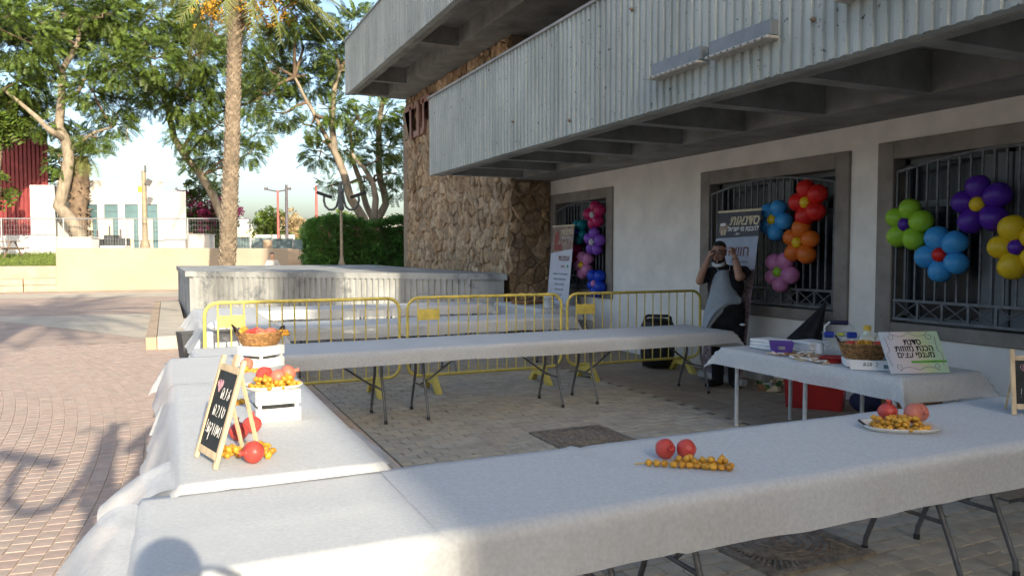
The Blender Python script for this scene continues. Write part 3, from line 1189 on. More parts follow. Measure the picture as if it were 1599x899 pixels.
cloth("white cloth on the table with craft pieces behind the barriers", 5.58, 6.42, 11.22, 13.18, 0.745, df=.2, db=.1, dl=.2, dr=.2, seed=10, wave=0.02)

def loose_corner(owner, a, b_, c, d, sag=0.05, seed=0):
    """hanging flap of an existing cloth: a-b on the table edge, d-c outside"""
    a, b_, c, d = map(Vector, (a, b_, c, d))
    m = MB()
    def fn(u, v):
        p = a.lerp(b_, u).lerp(d.lerp(c, u), v)
        k = math.sin(PI * v)
        return p + Vector((0.02 * math.sin(u * 7 + seed) * v, 0.015 * math.sin(v * 5 + u * 3), sag * k + 0.02 * v * math.sin(u * 9 + seed) + .012 * noise.noise((u * 4, v * 4, seed))))
    m.grid(fn, 16, 14)
    m.build("loose_corner", M_cloth, owner, fixn=False)
cl = {o["label"]: o for o in bpy.data.objects if o.name.startswith("tablecloth")}
under = [o for l, o in cl.items() if l.startswith("white cloth under the chalkboard")][0]
frontc = [o for l, o in cl.items() if l.startswith("sunlit white cloth on the left end")][0]
loose_corner(under, (0.02, 3.19, .768), (0.0, 3.75, .74), (-0.30, 3.72, .58), (-0.22, 3.38, .57), .035, 1)
loose_corner(under, (0.86, 3.24, .755), (0.87, 4.3, .70), (1.14, 4.42, .50), (1.10, 3.75, .47), .04, 4)
loose_corner(frontc, (-0.12, 2.42, .71), (-0.115, 3.19, .725), (-0.36, 3.40, .50), (-0.45, 2.75, .42), .075, 7)

# craft table with straight white legs
ct = thing("craft_table", "white legged craft table between the front row and the windows", "table", (5.34, 4.95, 0), 0)
b = LB(ct)
b.bbox((5.34, 4.95, 0.728), (0.86, 2.0, 0.03), 0.006)
b.build("tabletop", M_whiteleg, ct)
for y in (5.83, 4.96, 4.07):
    for x in (5.0, 5.68):
        b = LB(ct)
        b.tube([(x, y, 0.0), (x, y, 0.712)], 0.019, 10)
        b.build("leg", M_whiteleg, ct)
b = LB(ct)
b.box((5.34, 4.95, 0.695), (0.6, 1.86, 0.03))
b.build("frame", M_whiteleg, ct)
cloth("shaded white cloth on the craft table with drooping pointed corners", 4.91, 5.77, 3.94, 5.96, 0.750, df=.19, db=.17, dl=.17, dr=.15, flare=0.25, seed=12, wave=0.016)

# ------------------------------------------------------------------ crowd barriers
def barrier(label, x0, x1, y, plaque_x):
    t = thing("crowd_barrier", label, "barrier", ((x0 + x1) / 2, y, 0), 0, "yellow crowd barriers standing in a line")
    L = x1 - x0
    zb, zt, r = 0.19, 1.13, 0.14
    h = L / 2 - 0.02
    pts = []
    def arc(cx, cz, a0, a1):
        for k in range(6):
            a = a0 + (a1 - a0) * k / 5
            pts.append((cx + r * math.cos(a), 0, cz + r * math.sin(a)))
    arc(h - r, zt - r, PI / 2, 0)
    arc(h - r, zb + r, 0, -PI / 2)
    arc(-h + r, zb + r, -PI / 2, -PI)
    arc(-h + r, zt - r, PI, PI / 2)
    pts.append(pts[0])
    b = MB()
    b.tube(pts, 0.019, 8, cap=False)
    b.build("frame", M_yellow, t)
    n = 15
    for k in range(1, n + 1):
        x = -h + 2 * h * k / (n + 1)
        b = MB()
        b.tube([(x, 0, zb + .012), (x, 0, zt - .012)], 0.0085, 6)
        b.build("bar", M_yellow, t)
    b = MB()
    b.bbox((-h + 2 * h * 2 / (n + 1), -0.013, 0.925), (2 * h * 2 / (n + 1) + .02, 0.008, 0.13), 0.002)
    b.build("plaque", M_yellow, t)
    for sx in (-1, 1):
        x = sx * (h - 0.30)
        b = MB()
        poly = [(-.30, 0.0), (-.20, 0.0), (-.12, .10), (.12, .10), (.20, 0.0), (.30, 0.0), (.10, .20), (-.10, .20)]
        M = Matrix(((0, 0, 1, x - 0.035), (1, 0, 0, 0), (0, 1, 0, 0), (0, 0, 0, 1)))
        b.prism(poly, 0, 0.07, M)
        b.build("foot", M_yellow, t)
    return t
barrier("leftmost yellow barrier, its sunlit end behind the fruit basket", 0.34, 2.53, 8.85, 0)
barrier("middle yellow barrier of the three", 2.59, 4.70, 8.85, 0)
barrier("rightmost yellow barrier, in front of the black loudspeaker", 4.75, 6.93, 8.85, 0)

# ------------------------------------------------------------------ fruit
def pome_mesh(m, r=1.0):
    b = MB()
    prof = []
    for k in range(13):
        a = -PI / 2 + PI * k / 12
        prof.append((max(0.0, math.cos(a)) * (1 + 0.03 * math.sin(3 * a)), math.sin(a) * 0.93))
    prof = prof[:-1] + [(0.2, 0.96)]
    b.lathe(prof, 16)
    for v in range(len(b.v)):
        p = Vector(b.v[v])
        a = math.atan2(p.y, p.x)
        q = 1 + 0.035 * math.cos(5 * a + 0.5)
        b.v[v] = (p.x * q, p.y * q, p.z)
    return b.mesh("pomegranate", m)
def calyx_mesh(m):
    b = MB()
    b.lathe([(0.30, 0.86), (0.20, 1.02), (0.22, 1.18), (0.30, 1.36), (0.24, 1.30), (0.12, 1.1), (0.0, 1.05)], 12)
    for i, p in enumerate(b.v):
        a = math.atan2(p[1], p[0])
        if p[2] > 1.3:
            b.v[i] = (p[0] * (1 + .25 * math.cos(6 * a)), p[1] * (1 + .25 * math.cos(6 * a)), p[2] + 0.10 * math.cos(6 * a))
    return b.mesh("calyx", m)
PM = {k: (pome_mesh(m), calyx_mesh(m)) for k, m in (("red", M_pome), ("pink", M_pomepink))}
def pome(label, x, y, z, r, kind="red", tilt=(0, 0, 0), group=None):
    o = put("pomegranate", PM[kind][0])
    c = put("calyx", PM[kind][1], o)
    o.location = (x, y, z)
    o.rotation_euler = tilt
    o.scale = (r, r, r)
    return tag(o, label, "pomegranate", group)
bd = MB()
bd.ball((0, 0, 0), (0.0125, 0.0125, 0.0155), 10, 8)
bd.tube([(0, 0, .0145), (0, 0, .019)], 0.003, 5)
DATE = bd.mesh("date", M_date)
def dates(label, pts, stem, group="bunches of yellow dates", s=1.0):
    c = Vector(pts[0])
    t = thing("date_bunch", label, "dates", c, 0, group)
    b = LB(t)
    b.tube(stem, [0.004] + [0.0025] * (len(stem) - 1), 6)
    b.build("stem", M_stem, t)
    for p in pts:
        o = put("date", DATE, t, Vector(p) - c)
        o.rotation_euler = (rnd.uniform(0, 6), rnd.uniform(0, 6), rnd.uniform(0, 6))
        k = s * rnd.uniform(0.9, 1.12)
        o.scale = (k, k, k)
    return t
def scatter(cx, cy, z, rx, ry, n, layers=2, rz=0.0, rs=rnd):
    out = []
    tries = 0
    while len(out) < n and tries < 4000:
        tries += 1
        a, q = rs.uniform(0, 6.283), math.sqrt(rs.uniform(0, 1))
        u, v = rx * q * math.cos(a), ry * q * math.sin(a)
        x, y = cx + u * math.cos(rz) - v * math.sin(rz), cy + u * math.sin(rz) + v * math.cos(rz)
        for l in range(layers):
            zz = z + 0.0125 + l * 0.02
            if l > 0 and q > 0.75:
                break
            if all((x - p[0]) ** 2 + (y - p[1]) ** 2 + (zz - p[2]) ** 2 > 0.0235 ** 2 for p in out):
                out.append((x, y, zz))
                break
    return out
ZF, ZL = 0.7515, 0.778
# front table, left group
pome("red pomegranate with its crown toward the viewer, left of the front table's pair", 2.035, 2.845, ZF + .042, 0.046, "red", (R(75), 0, R(-8)), "pair of pomegranates on the front table")
pome("red pomegranate on the right of the pair behind the front table's date row", 2.12, 2.80, ZF + .042, 0.045, "red", (R(100), R(30), R(170)), "pair of pomegranates on the front table")
row = []
d0, d1 = Vector((1.90, 2.765)), Vector((2.165, 2.565))
for k in range(11):
    p = d0.lerp(d1, k / 10)
    row.append((p.x + rnd.uniform(-.004, .004), p.y + rnd.uniform(-.006, .006), ZF + .0135))
for k in range(3, 11):
    p = d0.lerp(d1, (k + .2) / 10) + Vector((0.018, 0.02))
    row.append((p.x, p.y, ZF + .0145))
for k in range(4, 11):
    p = d0.lerp(d1, (k - .3) / 10) + Vector((0.008, 0.012)) + Vector((rnd.uniform(-.006, .006), rnd.uniform(-.006, .006)))
    row.append((p.x, p.y, ZF + .036 + rnd.uniform(-.004, .003)))
for k in (5, 6, 8, 9):
    p = d0.lerp(d1, (k + .1) / 10) + Vector((0.03, 0.036))
    row.append((p.x, p.y, ZF + .0145 + .02 * (k % 2)))
dates("row of yellow dates on their stem before the pomegranate pair on the front table", row, [(1.845, 2.80, ZF + .006), (1.9, 2.77, ZF + .012), (2.16, 2.575, ZF + .022)], s=1.12)
# front table, tray group
tr = thing("serving_tray", "pale tray heaped with dates and pomegranates at the right of the front table", "tray", (3.50, 2.82, ZF), 0)
def tray(t, lx, ly, rz, hm=M_darkwicker):
    b = MB()
    n = 28
    def ring(k, z):
        return [(lx * k * math.copysign(abs(math.cos(a)) ** .7, math.cos(a)), ly * k * math.copysign(abs(math.sin(a)) ** .7, math.sin(a)), z) for a in [2 * PI * i / n for i in range(n)]]
    rings = [ring(.86, 0.0), ring(.90, .004), ring(1.0, .022), ring(1.03, .022), ring(1.02, .017), ring(.92, -.002 + .002), ]
    vs = sum([rings[5], rings[4], rings[3], rings[2], rings[1]], [])
    fs = []
    for l in range(4):
        for k in range(n):
            k2 = (k + 1) % n
            fs.append((l * n + k, l * n + k2, (l + 1) * n + k2, (l + 1) * n + k))
    fs.append(tuple(range(4 * n, 5 * n)))
    fs.append(tuple(range(n))[::-1])
    b.M = Matrix.Rotation(rz, 4, 'Z')
    b.add(vs, fs, True)
    b.build("dish", M_tray, t)
    b = MB()
    b.M = Matrix.Rotation(rz, 4, 'Z')
    b.tube([(-lx * 0.98, -ly * .3, .022), (-lx * 1.06, -ly * .1, .034), (-lx * 1.06, ly * .1, .034), (-lx * .98, ly * .3, .022)], 0.007, 6)
    b.build("handle", hm, t)
tray(tr, 0.185, 0.125, R(-32))
pts = scatter(3.465, 2.80, ZF + .006, 0.155, 0.088, 60, 3, R(-35))
pts = [p for p in pts if math.hypot(p[0] - 3.61, p[1] - 2.81) > .065]
dates("heap of yellow dates on the tray at the right of the front table", pts, [(3.38, 2.9, ZF + .02), (3.46, 2.83, ZF + .03), (3.56, 2.74, ZF + .02)], s=1.1)
g = "pomegranates on the front tray"
pome("deep red pomegranate standing crown up at the back of the front table's tray", 3.53, 2.915, ZF + .068, 0.050, "red", (R(12), R(-10), 0), g)
pome("pale pink pomegranate in the middle of the front table's tray", 3.585, 2.80, ZF + .076, 0.052, "pink", (R(70), R(40), 0), g)
pome("pale pink pomegranate at the right rear of the front table's tray", 3.655, 2.825, ZF + .070, 0.050, "pink", (R(30), R(60), 1), g)

# left table
pome("sunlit red pomegranate at the foot of the chalkboard sign, crown pointing left", 0.325, 3.43, ZL + .044, 0.048, "red", (R(20), R(-82), R(10)))
pome("red pomegranate standing crown up behind the chalkboard's rear leg, the nearer of two", 0.30, 3.86, ZL + .044, 0.047, "red", (R(-6), R(-8), 0))
pome("red pomegranate standing crown up behind the chalkboard's rear leg, the farther of two", 0.375, 3.985, ZL + .045, 0.046, "red", (R(5), R(8), 2))
pome("red pomegranate on white cloth just in front of the slatted crate with the basket", 0.545, 6.15, ZL + .046, 0.05, "pink", (R(60), R(-30), 0))
dates("yellow dates spread around the pomegranate at the foot of the chalkboard", scatter(0.31, 3.60, ZL, 0.13, 0.055, 26, 2, R(20)) + [(0.39, 3.47, ZL + .0125), (0.40, 3.50, ZL + .0125), (0.385, 3.52, ZL + .0125), (0.41, 3.48, ZL + .03)], [(0.17, 3.62, ZL + .006), (0.28, 3.61, ZL + .02), (0.40, 3.62, ZL + .014)], s=1.15)
dates("few yellow dates on the cloth behind the top of the chalkboard", scatter(0.55, 6.03, ZL, 0.075, 0.05, 10, 2), [(0.49, 6.0, ZL + .006), (0.57, 6.04, ZL + .018), (0.63, 6.05, ZL + .01)], s=1.3)
dates("pair of yellow dates left of the slatted crate with the tray", [(0.37, 4.78, ZL + .013), (0.395, 4.80, ZL + .013), (0.36, 5.0, ZL + .013)], [(0.35, 4.76, ZL + .005), (0.38, 4.79, ZL + .02), (0.37, 4.95, ZL + .01)], s=1.3)

def crate(label, x, y, z, rz, wx, wy, h):
    t = thing("wooden_crate", label, "crate", (x, y, z), rz, "white slatted crates on the left table")
    th = 0.010
    sh = (h - 0.022) / 2
    for k in range(2):
        zc = sh / 2 + k * (sh + 0.022)
        for sy in (-1, 1):
            b = MB()
            b.bbox((0, sy * (wy / 2 - th / 2), zc), (wx, th, sh), 0.002)
            b.build("slat", M_whitewood, t)
        for sx in (-1, 1):
            b = MB()
            b.bbox((sx * (wx / 2 - th / 2 - .001), 0, zc), (th, wy - 2 * th - .002, sh), 0.002)
            b.build("slat", M_whitewood, t)
    for sx in (-1, 1):
        for sy in (-1, 1):
            b = MB()
            b.box((sx * (wx / 2 - th - .011), sy * (wy / 2 - th - .0105), h / 2 - .001), (0.018, 0.018, h - .006))
            b.build("corner_post", M_whitewood, t)
    b = MB()
    b.box((0, 0, h - .006), (wx - .026, wy - .026, 0.008))
    b.build("bottom_board", M_whitewood, t)
    return t
crate("white slatted crate turned face on, carrying the tray of fruit", 0.525, 4.32, ZL, R(2), 0.232, 0.24, 0.165)
crate("white slatted crate turned cornerwise, carrying the wicker basket", 0.672, 6.34, ZL, R(38), 0.25, 0.25, 0.165)
zt = ZL + 0.165
tr2 = thing("serving_tray", "sunlit pale tray of dates and pomegranates on the near white crate", "tray", (0.515, 4.31, zt), 0)
tray(tr2, 0.15, 0.115, R(4))
dates("heap of yellow dates on the tray above the near white crate", [p for p in scatter(0.515, 4.28, zt + .006, 0.135, 0.09, 60, 3, R(4))], [(0.40, 4.3, zt + .02), (0.5, 4.26, zt + .03), (0.62, 4.27, zt + .02)], s=1.12)
g = "pomegranates on the crate tray"
pome("red pomegranate at the left of the three on the crate's tray", 0.475, 4.35, zt + .068, 0.046, "red", (R(80), R(20), 0), g)
pome("red pomegranate in front between two others on the crate's tray", 0.535, 4.28, zt + .062, 0.043, "pink", (R(100), R(-20), 2), g)
pome("pinkish pomegranate at the right of the three on the crate's tray", 0.60, 4.36, zt + .066, 0.046, "pink", (R(60), R(50), 1), g)

def basket(label, x, y, z, rx, ry, h, rz=0.0, handles=((-1, .9), (1, .4))):
    t = thing("wicker_basket", label, "basket", (x, y, z), rz)
    for k in range(7):
        f = k / 6
        b = MB()
        kx = 0.72 + 0.28 * f ** .7
        n = 44
        ring = []
        for i in range(n + 1):
            a = 2 * PI * i / n
            wob = 1 + 0.022 * math.cos(22 * a / 2 * 1.0 + PI * (k % 2))
            ring.append((rx * kx * wob * math.cos(a), ry * kx * wob * math.sin(a), 0.008 + f * (h - .012) + rnd.uniform(-.002, .002)))
        ring[-1] = ring[0]
        b.tube(ring, h / 12.5, 6, cap=False)
        b.build("weave", M_wicker, t)
    n = 22
    for i in range(n):
        a = 2 * PI * i / n
        b = MB()
        b.tube([(rx * (0.72 + .28 * (f ** .7)) * 1.03 * math.cos(a), ry * (0.72 + .28 * f ** .7) * 1.03 * math.sin(a), 0.006 + f * (h - .006)) for f in (0, .3, .6, 1)], 0.006, 5)
        b.build("stake", M_wicker, t)
    b = MB()
    b.lathe([(0.0, 0.006), (0.72, 0.006)], 20)
    b.v = [(p[0] * rx, p[1] * ry, p[2]) for p in b.v]
    b.build("base", M_darkwicker, t)
    for sx, up in handles:
        b = MB()
        b.tube([(sx * rx * 0.96, -ry * .34, h * .9), (sx * rx * (1.0 + .12 * up), -ry * .2, h + .035 * up + .01), (sx * rx * (1.02 + .22 * up), 0, h + .06 * up + .01), (sx * rx * (1.0 + .12 * up), ry * .2, h + .035 * up + .01), (sx * rx * .96, ry * .34, h * .9)], 0.008, 6)
        b.build("handle", M_darkwicker, t)
    return t
basket("sunlit wicker basket of pomegranates on the crate at the end of the left table", 0.665, 6.36, zt, 0.175, 0.16, 0.105, R(10))
g = "fruit in the sunlit basket"
zz = zt + 0.10
for i, (dx, dy, lab, k) in enumerate(((-.075, -.06, "red pomegranate at the left front of the sunlit basket", "red"), (.0, -.03, "red pomegranate in the middle of the sunlit basket", "pink"), (.085, .0, "pinkish pomegranate at the right of the sunlit basket", "pink"), (-.02, .075, "red pomegranate at the back of the sunlit basket", "red"))):
    pome(lab, 0.665 + dx, 6.36 + dy, zz - .012, 0.047, k, (rnd.uniform(0.8, 1.6), rnd.uniform(-.6, .6), 0), g)
dates("yellow dates hanging over the left rim of the sunlit basket", scatter(0.55, 6.36, zz + .002, 0.05, 0.05, 10, 2), [(0.52, 6.33, zz), (0.55, 6.36, zz + .02), (0.6, 6.4, zz + .01)], s=1.2)
dates("yellow dates hanging over the right rim of the sunlit basket", scatter(0.845, 6.33, zz - .03, 0.035, 0.03, 8, 2), [(0.8, 6.33, zz + .01), (0.835, 6.33, zz + .005), (0.86, 6.32, zz - .03)], s=1.2)

# ------------------------------------------------------------------ chalkboard easels with cursive Hebrew
GL = {
    'ש': [[(.75, 1), (.45, .55), (.2, .15), (.5, 0), (.85, .35), (.55, .62), (.1, .75)]],
    'נ': [[(.6, 1), (.65, .25), (.5, .03), (.1, .05)]],
    'ה': [[(.15, 0), (.1, .7), (.45, 1), (.85, .75), (.85, 0)], [(.45, .55), (.42, .05)]],
    'ט': [[(.15, 1), (.1, .3), (.45, 0), (.85, .35), (.75, .9), (.5, .75)]],
    'ו': [[(.5, 1), (.5, 0)]],
    'ב': [[(.15, .85), (.5, 1), (.85, .7), (.6, .3), (.2, .02), (.95, 0)]],
    'מ': [[(.95, 0), (.8, 1), (.3, .1), (.05, .95)]],
    'ת': [[(.0, .02), (.2, .08), (.25, .8), (.55, 1), (.9, .7), (.88, 0)]],
    'ק': [[(.2, .8), (.5, 1), (.85, .75), (.55, .25)], [(.25, .5), (.22, -.6)]],
    '!': [[(.5, 1.1), (.55, .35)], [(.56, .12), (.57, .05)]],
}
def cursive(s, M, size, parent, adv=0.72, name="chalk_writing", m=None, slant=0.12, rad=0.0011):
    b = MB(M)
    x = len(s) * adv * size / 2
    for ch in s:
        x -= adv * size
        for st in GL.get(ch, []):
            q = []
            for i in range(len(st) - 1):
                for k in range(4):
                    f = k / 4
                    q.append((st[i][0] + (st[i + 1][0] - st[i][0]) * f, st[i][1] + (st[i + 1][1] - st[i][1]) * f))
            q.append(st[-1])
            sm = [q[0]] + [((q[i - 1][0] + q[i][0] + q[i + 1][0]) / 3, (q[i - 1][1] + q[i][1] + q[i + 1][1]) / 3) for i in range(1, len(q) - 1)] + [q[-1]]
            b.tube([(x + p[0] * size * adv * .85 + p[1] * size * slant, p[1] * size, 0.0015) for p in sm], rad, 5)
    return b.build(name, m or M_chalk, parent)
def heart(M, s, parent, m=M_chalkpink):
    b = MB(M)
    q = []
    for k in range(25):
        t = 2 * PI * k / 24
        q.append((s * 16 * math.sin(t) ** 3 / 16, s * (13 * math.cos(t) - 5 * math.cos(2 * t) - 2 * math.cos(3 * t) - math.cos(4 * t)) / 16, 0.0015))
    b.tube(q, s * 0.06, 5, cap=False)
    b.tube([(p[0] * .6, p[1] * .6, p[2]) for p in q], s * 0.07, 5, cap=False)
    b.tube([(p[0] * .25, p[1] * .25, p[2]) for p in q], s * 0.06, 5, cap=False)
    return b.build("chalk_heart", m, parent)
def easel(label, base, right, tilt, w, h, foot=0.035, deep=0.22, text=True):
    """standing chalkboard: base = middle between front feet, right = viewer's right along the board"""
    r = Vector((right[0], right[1], 0)).normalized()
    back = Vector((-r.y, r.x, 0))
    u = (back * math.sin(tilt) + Vector((0, 0, 1)) * math.cos(tilt)).normalized()
    t = thing("chalkboard_sign", label, "chalkboard sign", base)
    inv = t.matrix_basis.inverted()
    M = inv @ basis(base, r, u)
    fw = 0.024
    for s in (-1, 1):
        b = MB(M)
        b.bbox((s * (w / 2 - fw / 2), (foot + h) / 2 - foot / 2 + .02, 0), (fw, h + .04, 0.018), 0.003)
        b.build("side_rail", M_wood, t)
    for yy, k in ((foot + fw / 2, 1.3), (h - fw / 2, 1.2)):
        b = MB(M)
        b.bbox((0, yy, 0), (w - 2 * fw - .001, fw * k, 0.018), 0.003)
        b.build("cross_rail", M_wood, t)
    b = MB(M)
    b.box((0, (foot + h) / 2, 0.0), (w - 2 * fw, h - foot - 2 * fw, 0.008))
    bd = b.build("board", M_slate, t)
    # rear leg pair joined at the top
    top = Vector(base) + u * (h + .02)
    for s in (-1, 1):
        a = top + r * s * (w / 2 - .03) - u * .05 + back * 0.012
        e = Vector((base[0], base[1], base[2])) + r * s * (w / 2 - .03) + back * deep
        e.z = base[2] + .004
        q = MB(inv)
        q.tube([a, e], 0.0085, 4, smooth=False)
        q.build("rear_leg", M_wood, t)
    q = MB(M)
    q.bbox((0, h + .028, -.012), (0.05, 0.055, 0.016), 0.004)
    q.build("hinge_block", M_wood, t)
    if text:
        MF = M @ Matrix.Translation((0, 0, 0.0045))
        s = w / 0.27
        heart(MF @ Matrix.Translation((-0.055 * s, h * .79, 0)), 0.030 * s, bd)
        cursive("שנה", MF @ Matrix.Translation((0.035 * s, h * .66, 0)), 0.050 * s, bd)
        cursive("טובה", MF @ Matrix.Translation((0.01 * s, h * .475, 0)), 0.050 * s, bd)
        cursive("ומתוקה!", MF @ Matrix.Translation((0.0, h * .29, 0)), 0.048 * s, bd, adv=.6)
    return t
easel("small pine framed chalkboard leaning toward the crate, writing facing the plaza", (0.135, 3.50, ZL + .001), (0.26, -0.9656), R(16.5), 0.27, 0.42, deep=0.20)
easel("small pine framed chalkboard cut by the right picture edge", (4.50, 2.72, ZF), (0.80, -0.60), R(9), 0.27, 0.335, deep=0.17)
# ------------------------------------------------------------------ trees
CL_A = [(-6.28, 44.11, 11.97, 2.0), (-6.06, 49.01, 14.59, 2.0), (-4.09, 47.39, 14.55, 1.83), (-6.68, 45.57, 10.24, 1.5), (-5.83, 47.04, 11.27, 1.07), (-3.17, 46.7, 12.97, 1.4), (-1.97, 42.74, 10.57, 1.4), (-3.13, 43.16, 9.61, 1.27), (-1.64, 46.75, 14.0, 1.83), (-2.48, 44.7, 8.99, 1.13), (-4.11, 46.5, 7.67, 0.87), (-3.09, 43.85, 7.37, 0.8), (-2.12, 44.66, 8.19, 0.73), (-6.26, 47.44, 9.83, 1.0), (-5.43, 45.53, 8.1, 0.8), (-7.43, 49.38, 9.06, 1.4), (0.1, 46.16, 14.22, 1.67), (-0.43, 41.74, 11.12, 1.4), (-4.78, 45.0, 6.04, 0.6), (-7.66, 49.86, 14.62, 1.67), (-2.71, 44.52, 13.75, 1.33), (-6.9, 45.0, 13.2, 1.5), (-2.6, 45.2, 12.0, 1.4), (-5.0, 45.4, 12.6, 1.4), (-7.2, 46.0, 8.6, 1.0)]
CL_B = [(0.52, 46.5, 11.25, 1.5), (1.74, 43.88, 11.82, 1.5), (1.42, 45.1, 9.69, 1.43), (0.01, 46.87, 9.89, 1.22), (2.35, 46.06, 14.12, 1.72), (2.52, 45.0, 8.38, 1.07), (1.15, 45.68, 7.87, 1.0), (2.7, 44.66, 10.74, 1.29), (4.36, 45.03, 9.91, 1.07), (4.54, 44.41, 8.08, 0.93), (4.17, 44.18, 6.99, 0.65), (4.43, 46.93, 13.88, 1.5), (5.25, 45.04, 12.27, 1.29), (2.4, 46.42, 6.98, 0.72), (0.85, 45.18, 13.04, 1.43), (-0.98, 49.32, 10.97, 1.0), (4.85, 46.32, 11.26, 1.07), (1.39, 45.85, 6.52, 0.5), (2.84, 45.57, 5.85, 0.5)]
CL_C = [(4.84, 30.41, 9.8, 1.01), (3.92, 30.75, 8.34, 0.97), (5.13, 30.82, 8.22, 0.87), (4.02, 29.82, 6.75, 0.63), (5.8, 30.36, 9.41, 1.01), (6.8, 29.26, 10.21, 0.87), (5.7, 28.76, 6.93, 0.68), (5.36, 29.58, 5.37, 0.63), (5.66, 29.67, 4.19, 0.31), (6.83, 29.55, 6.66, 0.68), (7.53, 28.42, 6.78, 0.68), (7.83, 28.47, 5.61, 0.63), (7.76, 27.52, 4.56, 0.48), (7.21, 28.16, 5.07, 0.43), (6.43, 29.46, 5.53, 0.53), (7.93, 28.14, 3.91, 0.29), (4.26, 28.77, 10.12, 0.97), (6.26, 29.12, 8.46, 0.82), (7.68, 28.93, 8.31, 0.82), (5.06, 29.82, 6.34, 0.48), (6.83, 28.62, 4.26, 0.24), (8.15, 28.01, 6.28, 0.58), (8.86, 27.84, 8.2, 0.97), (8.73, 29.05, 9.9, 1.21), (3.57, 30.23, 7.49, 0.58)]
# (x, y, z, radius) of the leaf clumps of the three broad trees

def leaf_spray(n_pair, L, lw, ll):
    """pinnate leaf: quads along a drooping rachis, local +x outward"""
    vs, fs = [], []
    for k in range(n_pair):
        f = (k + 0.6) / n_pair
        x = L * f
        z = -0.28 * L * f * f
        s = ll * (1 - 0.45 * abs(f - 0.45))
        for sg in (-1, 1):
            b = len(vs)
            y0 = sg * 0.01
            y1 = sg * s
            dx = s * 0.35
            vs += [(x, y0, z), (x + lw, y0, z), (x + dx + lw * .6, y1, z - s * .25), (x + dx, y1 * .95, z - s * .25)]
            fs.append((b, b + 1, b + 2, b + 3))
    return np.array(vs), np.array(fs)

def scatter_leaves(name, mat_, centres, dirs, scales, spray, parent, seed=0, roll=0.6, kind="stuff"):
    rs = np.random.default_rng(seed)
    vs, fs = spray
    n = len(centres)
    d = dirs / np.linalg.norm(dirs, axis=1, keepdims=True)
    up = np.tile(np.array([0, 0, 1.0]), (n, 1)) + rs.normal(0, roll, (n, 3))
    y = np.cross(up, d)
    y /= np.linalg.norm(y, axis=1, keepdims=True)
    z = np.cross(d, y)
    V = centres[:, None, :] + scales[:, None, None] * (vs[None, :, 0:1] * d[:, None, :] + vs[None, :, 1:2] * y[:, None, :] + vs[None, :, 2:3] * z[:, None, :])
    F = (fs[None] + (np.arange(n) * len(vs))[:, None, None]).reshape(-1, fs.shape[1])
    V = V.reshape(-1, 3)
    me = bpy.data.meshes.new(name)
    me.vertices.add(len(V))
    me.vertices.foreach_set("co", V.astype(np.float32).ravel())
    k = fs.shape[1]
    me.loops.add(len(F) * k)
    me.loops.foreach_set("vertex_index", F.astype(np.int32).ravel())
    me.polygons.add(len(F))
    me.polygons.foreach_set("loop_start", (np.arange(len(F)) * k).astype(np.int32))
    me.polygons.foreach_set("loop_total", np.full(len(F), k, np.int32))
    me.materials.append(mat_)
    me.update()
    me.validate()
    o = put(name, me, parent)
    if kind:
        o["kind"] = kind
    return o

def clump_points(clumps, dens, seed, flat=0.8):
    rs = np.random.default_rng(seed)
    C, D = [], []
    for (x, y, z, r) in clumps:
        n = int(dens * r * r) + 6
        v = rs.normal(0, 1, (n, 3))
        v /= np.linalg.norm(v, axis=1, keepdims=True)
        q = rs.uniform(0.25, 1.0, (n, 1)) ** 0.6
        # thin out one side of each clump so that gaps show
        hole = rs.normal(0, 1, 3)
        hole /= np.linalg.norm(hole)
        keep = (v @ hole) < rs.uniform(0.4, 0.9)
        p = v * q * r * np.array([1.12, 1.12, flat])
        C.append((np.array([x, y, z]) + p)[keep])
        d = v + np.array([0, 0, -0.25]) + rs.normal(0, 0.45, (n, 3))
        D.append(d[keep])
    return np.concatenate(C), np.concatenate(D)

SPR = leaf_spray(7, 1.0, 0.115, 0.25)
def limb(b, pts, r0, r1, wob=0.05, seed=0):
    P = [Vector(p) for p in pts]
    out = []
    n = len(P)
    for i in range(n - 1):
        for k in range(3):
            f = k / 3
            q = P[i].lerp(P[i + 1], f)
            if 0 < i + f:
                q = q + Vector((noise.noise((q.z * .9, seed, 1)), noise.noise((q.z * .9, seed, 5)), 0)) * wob
            out.append(q)
    out.append(P[-1])
    m = len(out)
    b.tube(out, [r0 + (r1 - r0) * i / (m - 1) for i in range(m)], 9)

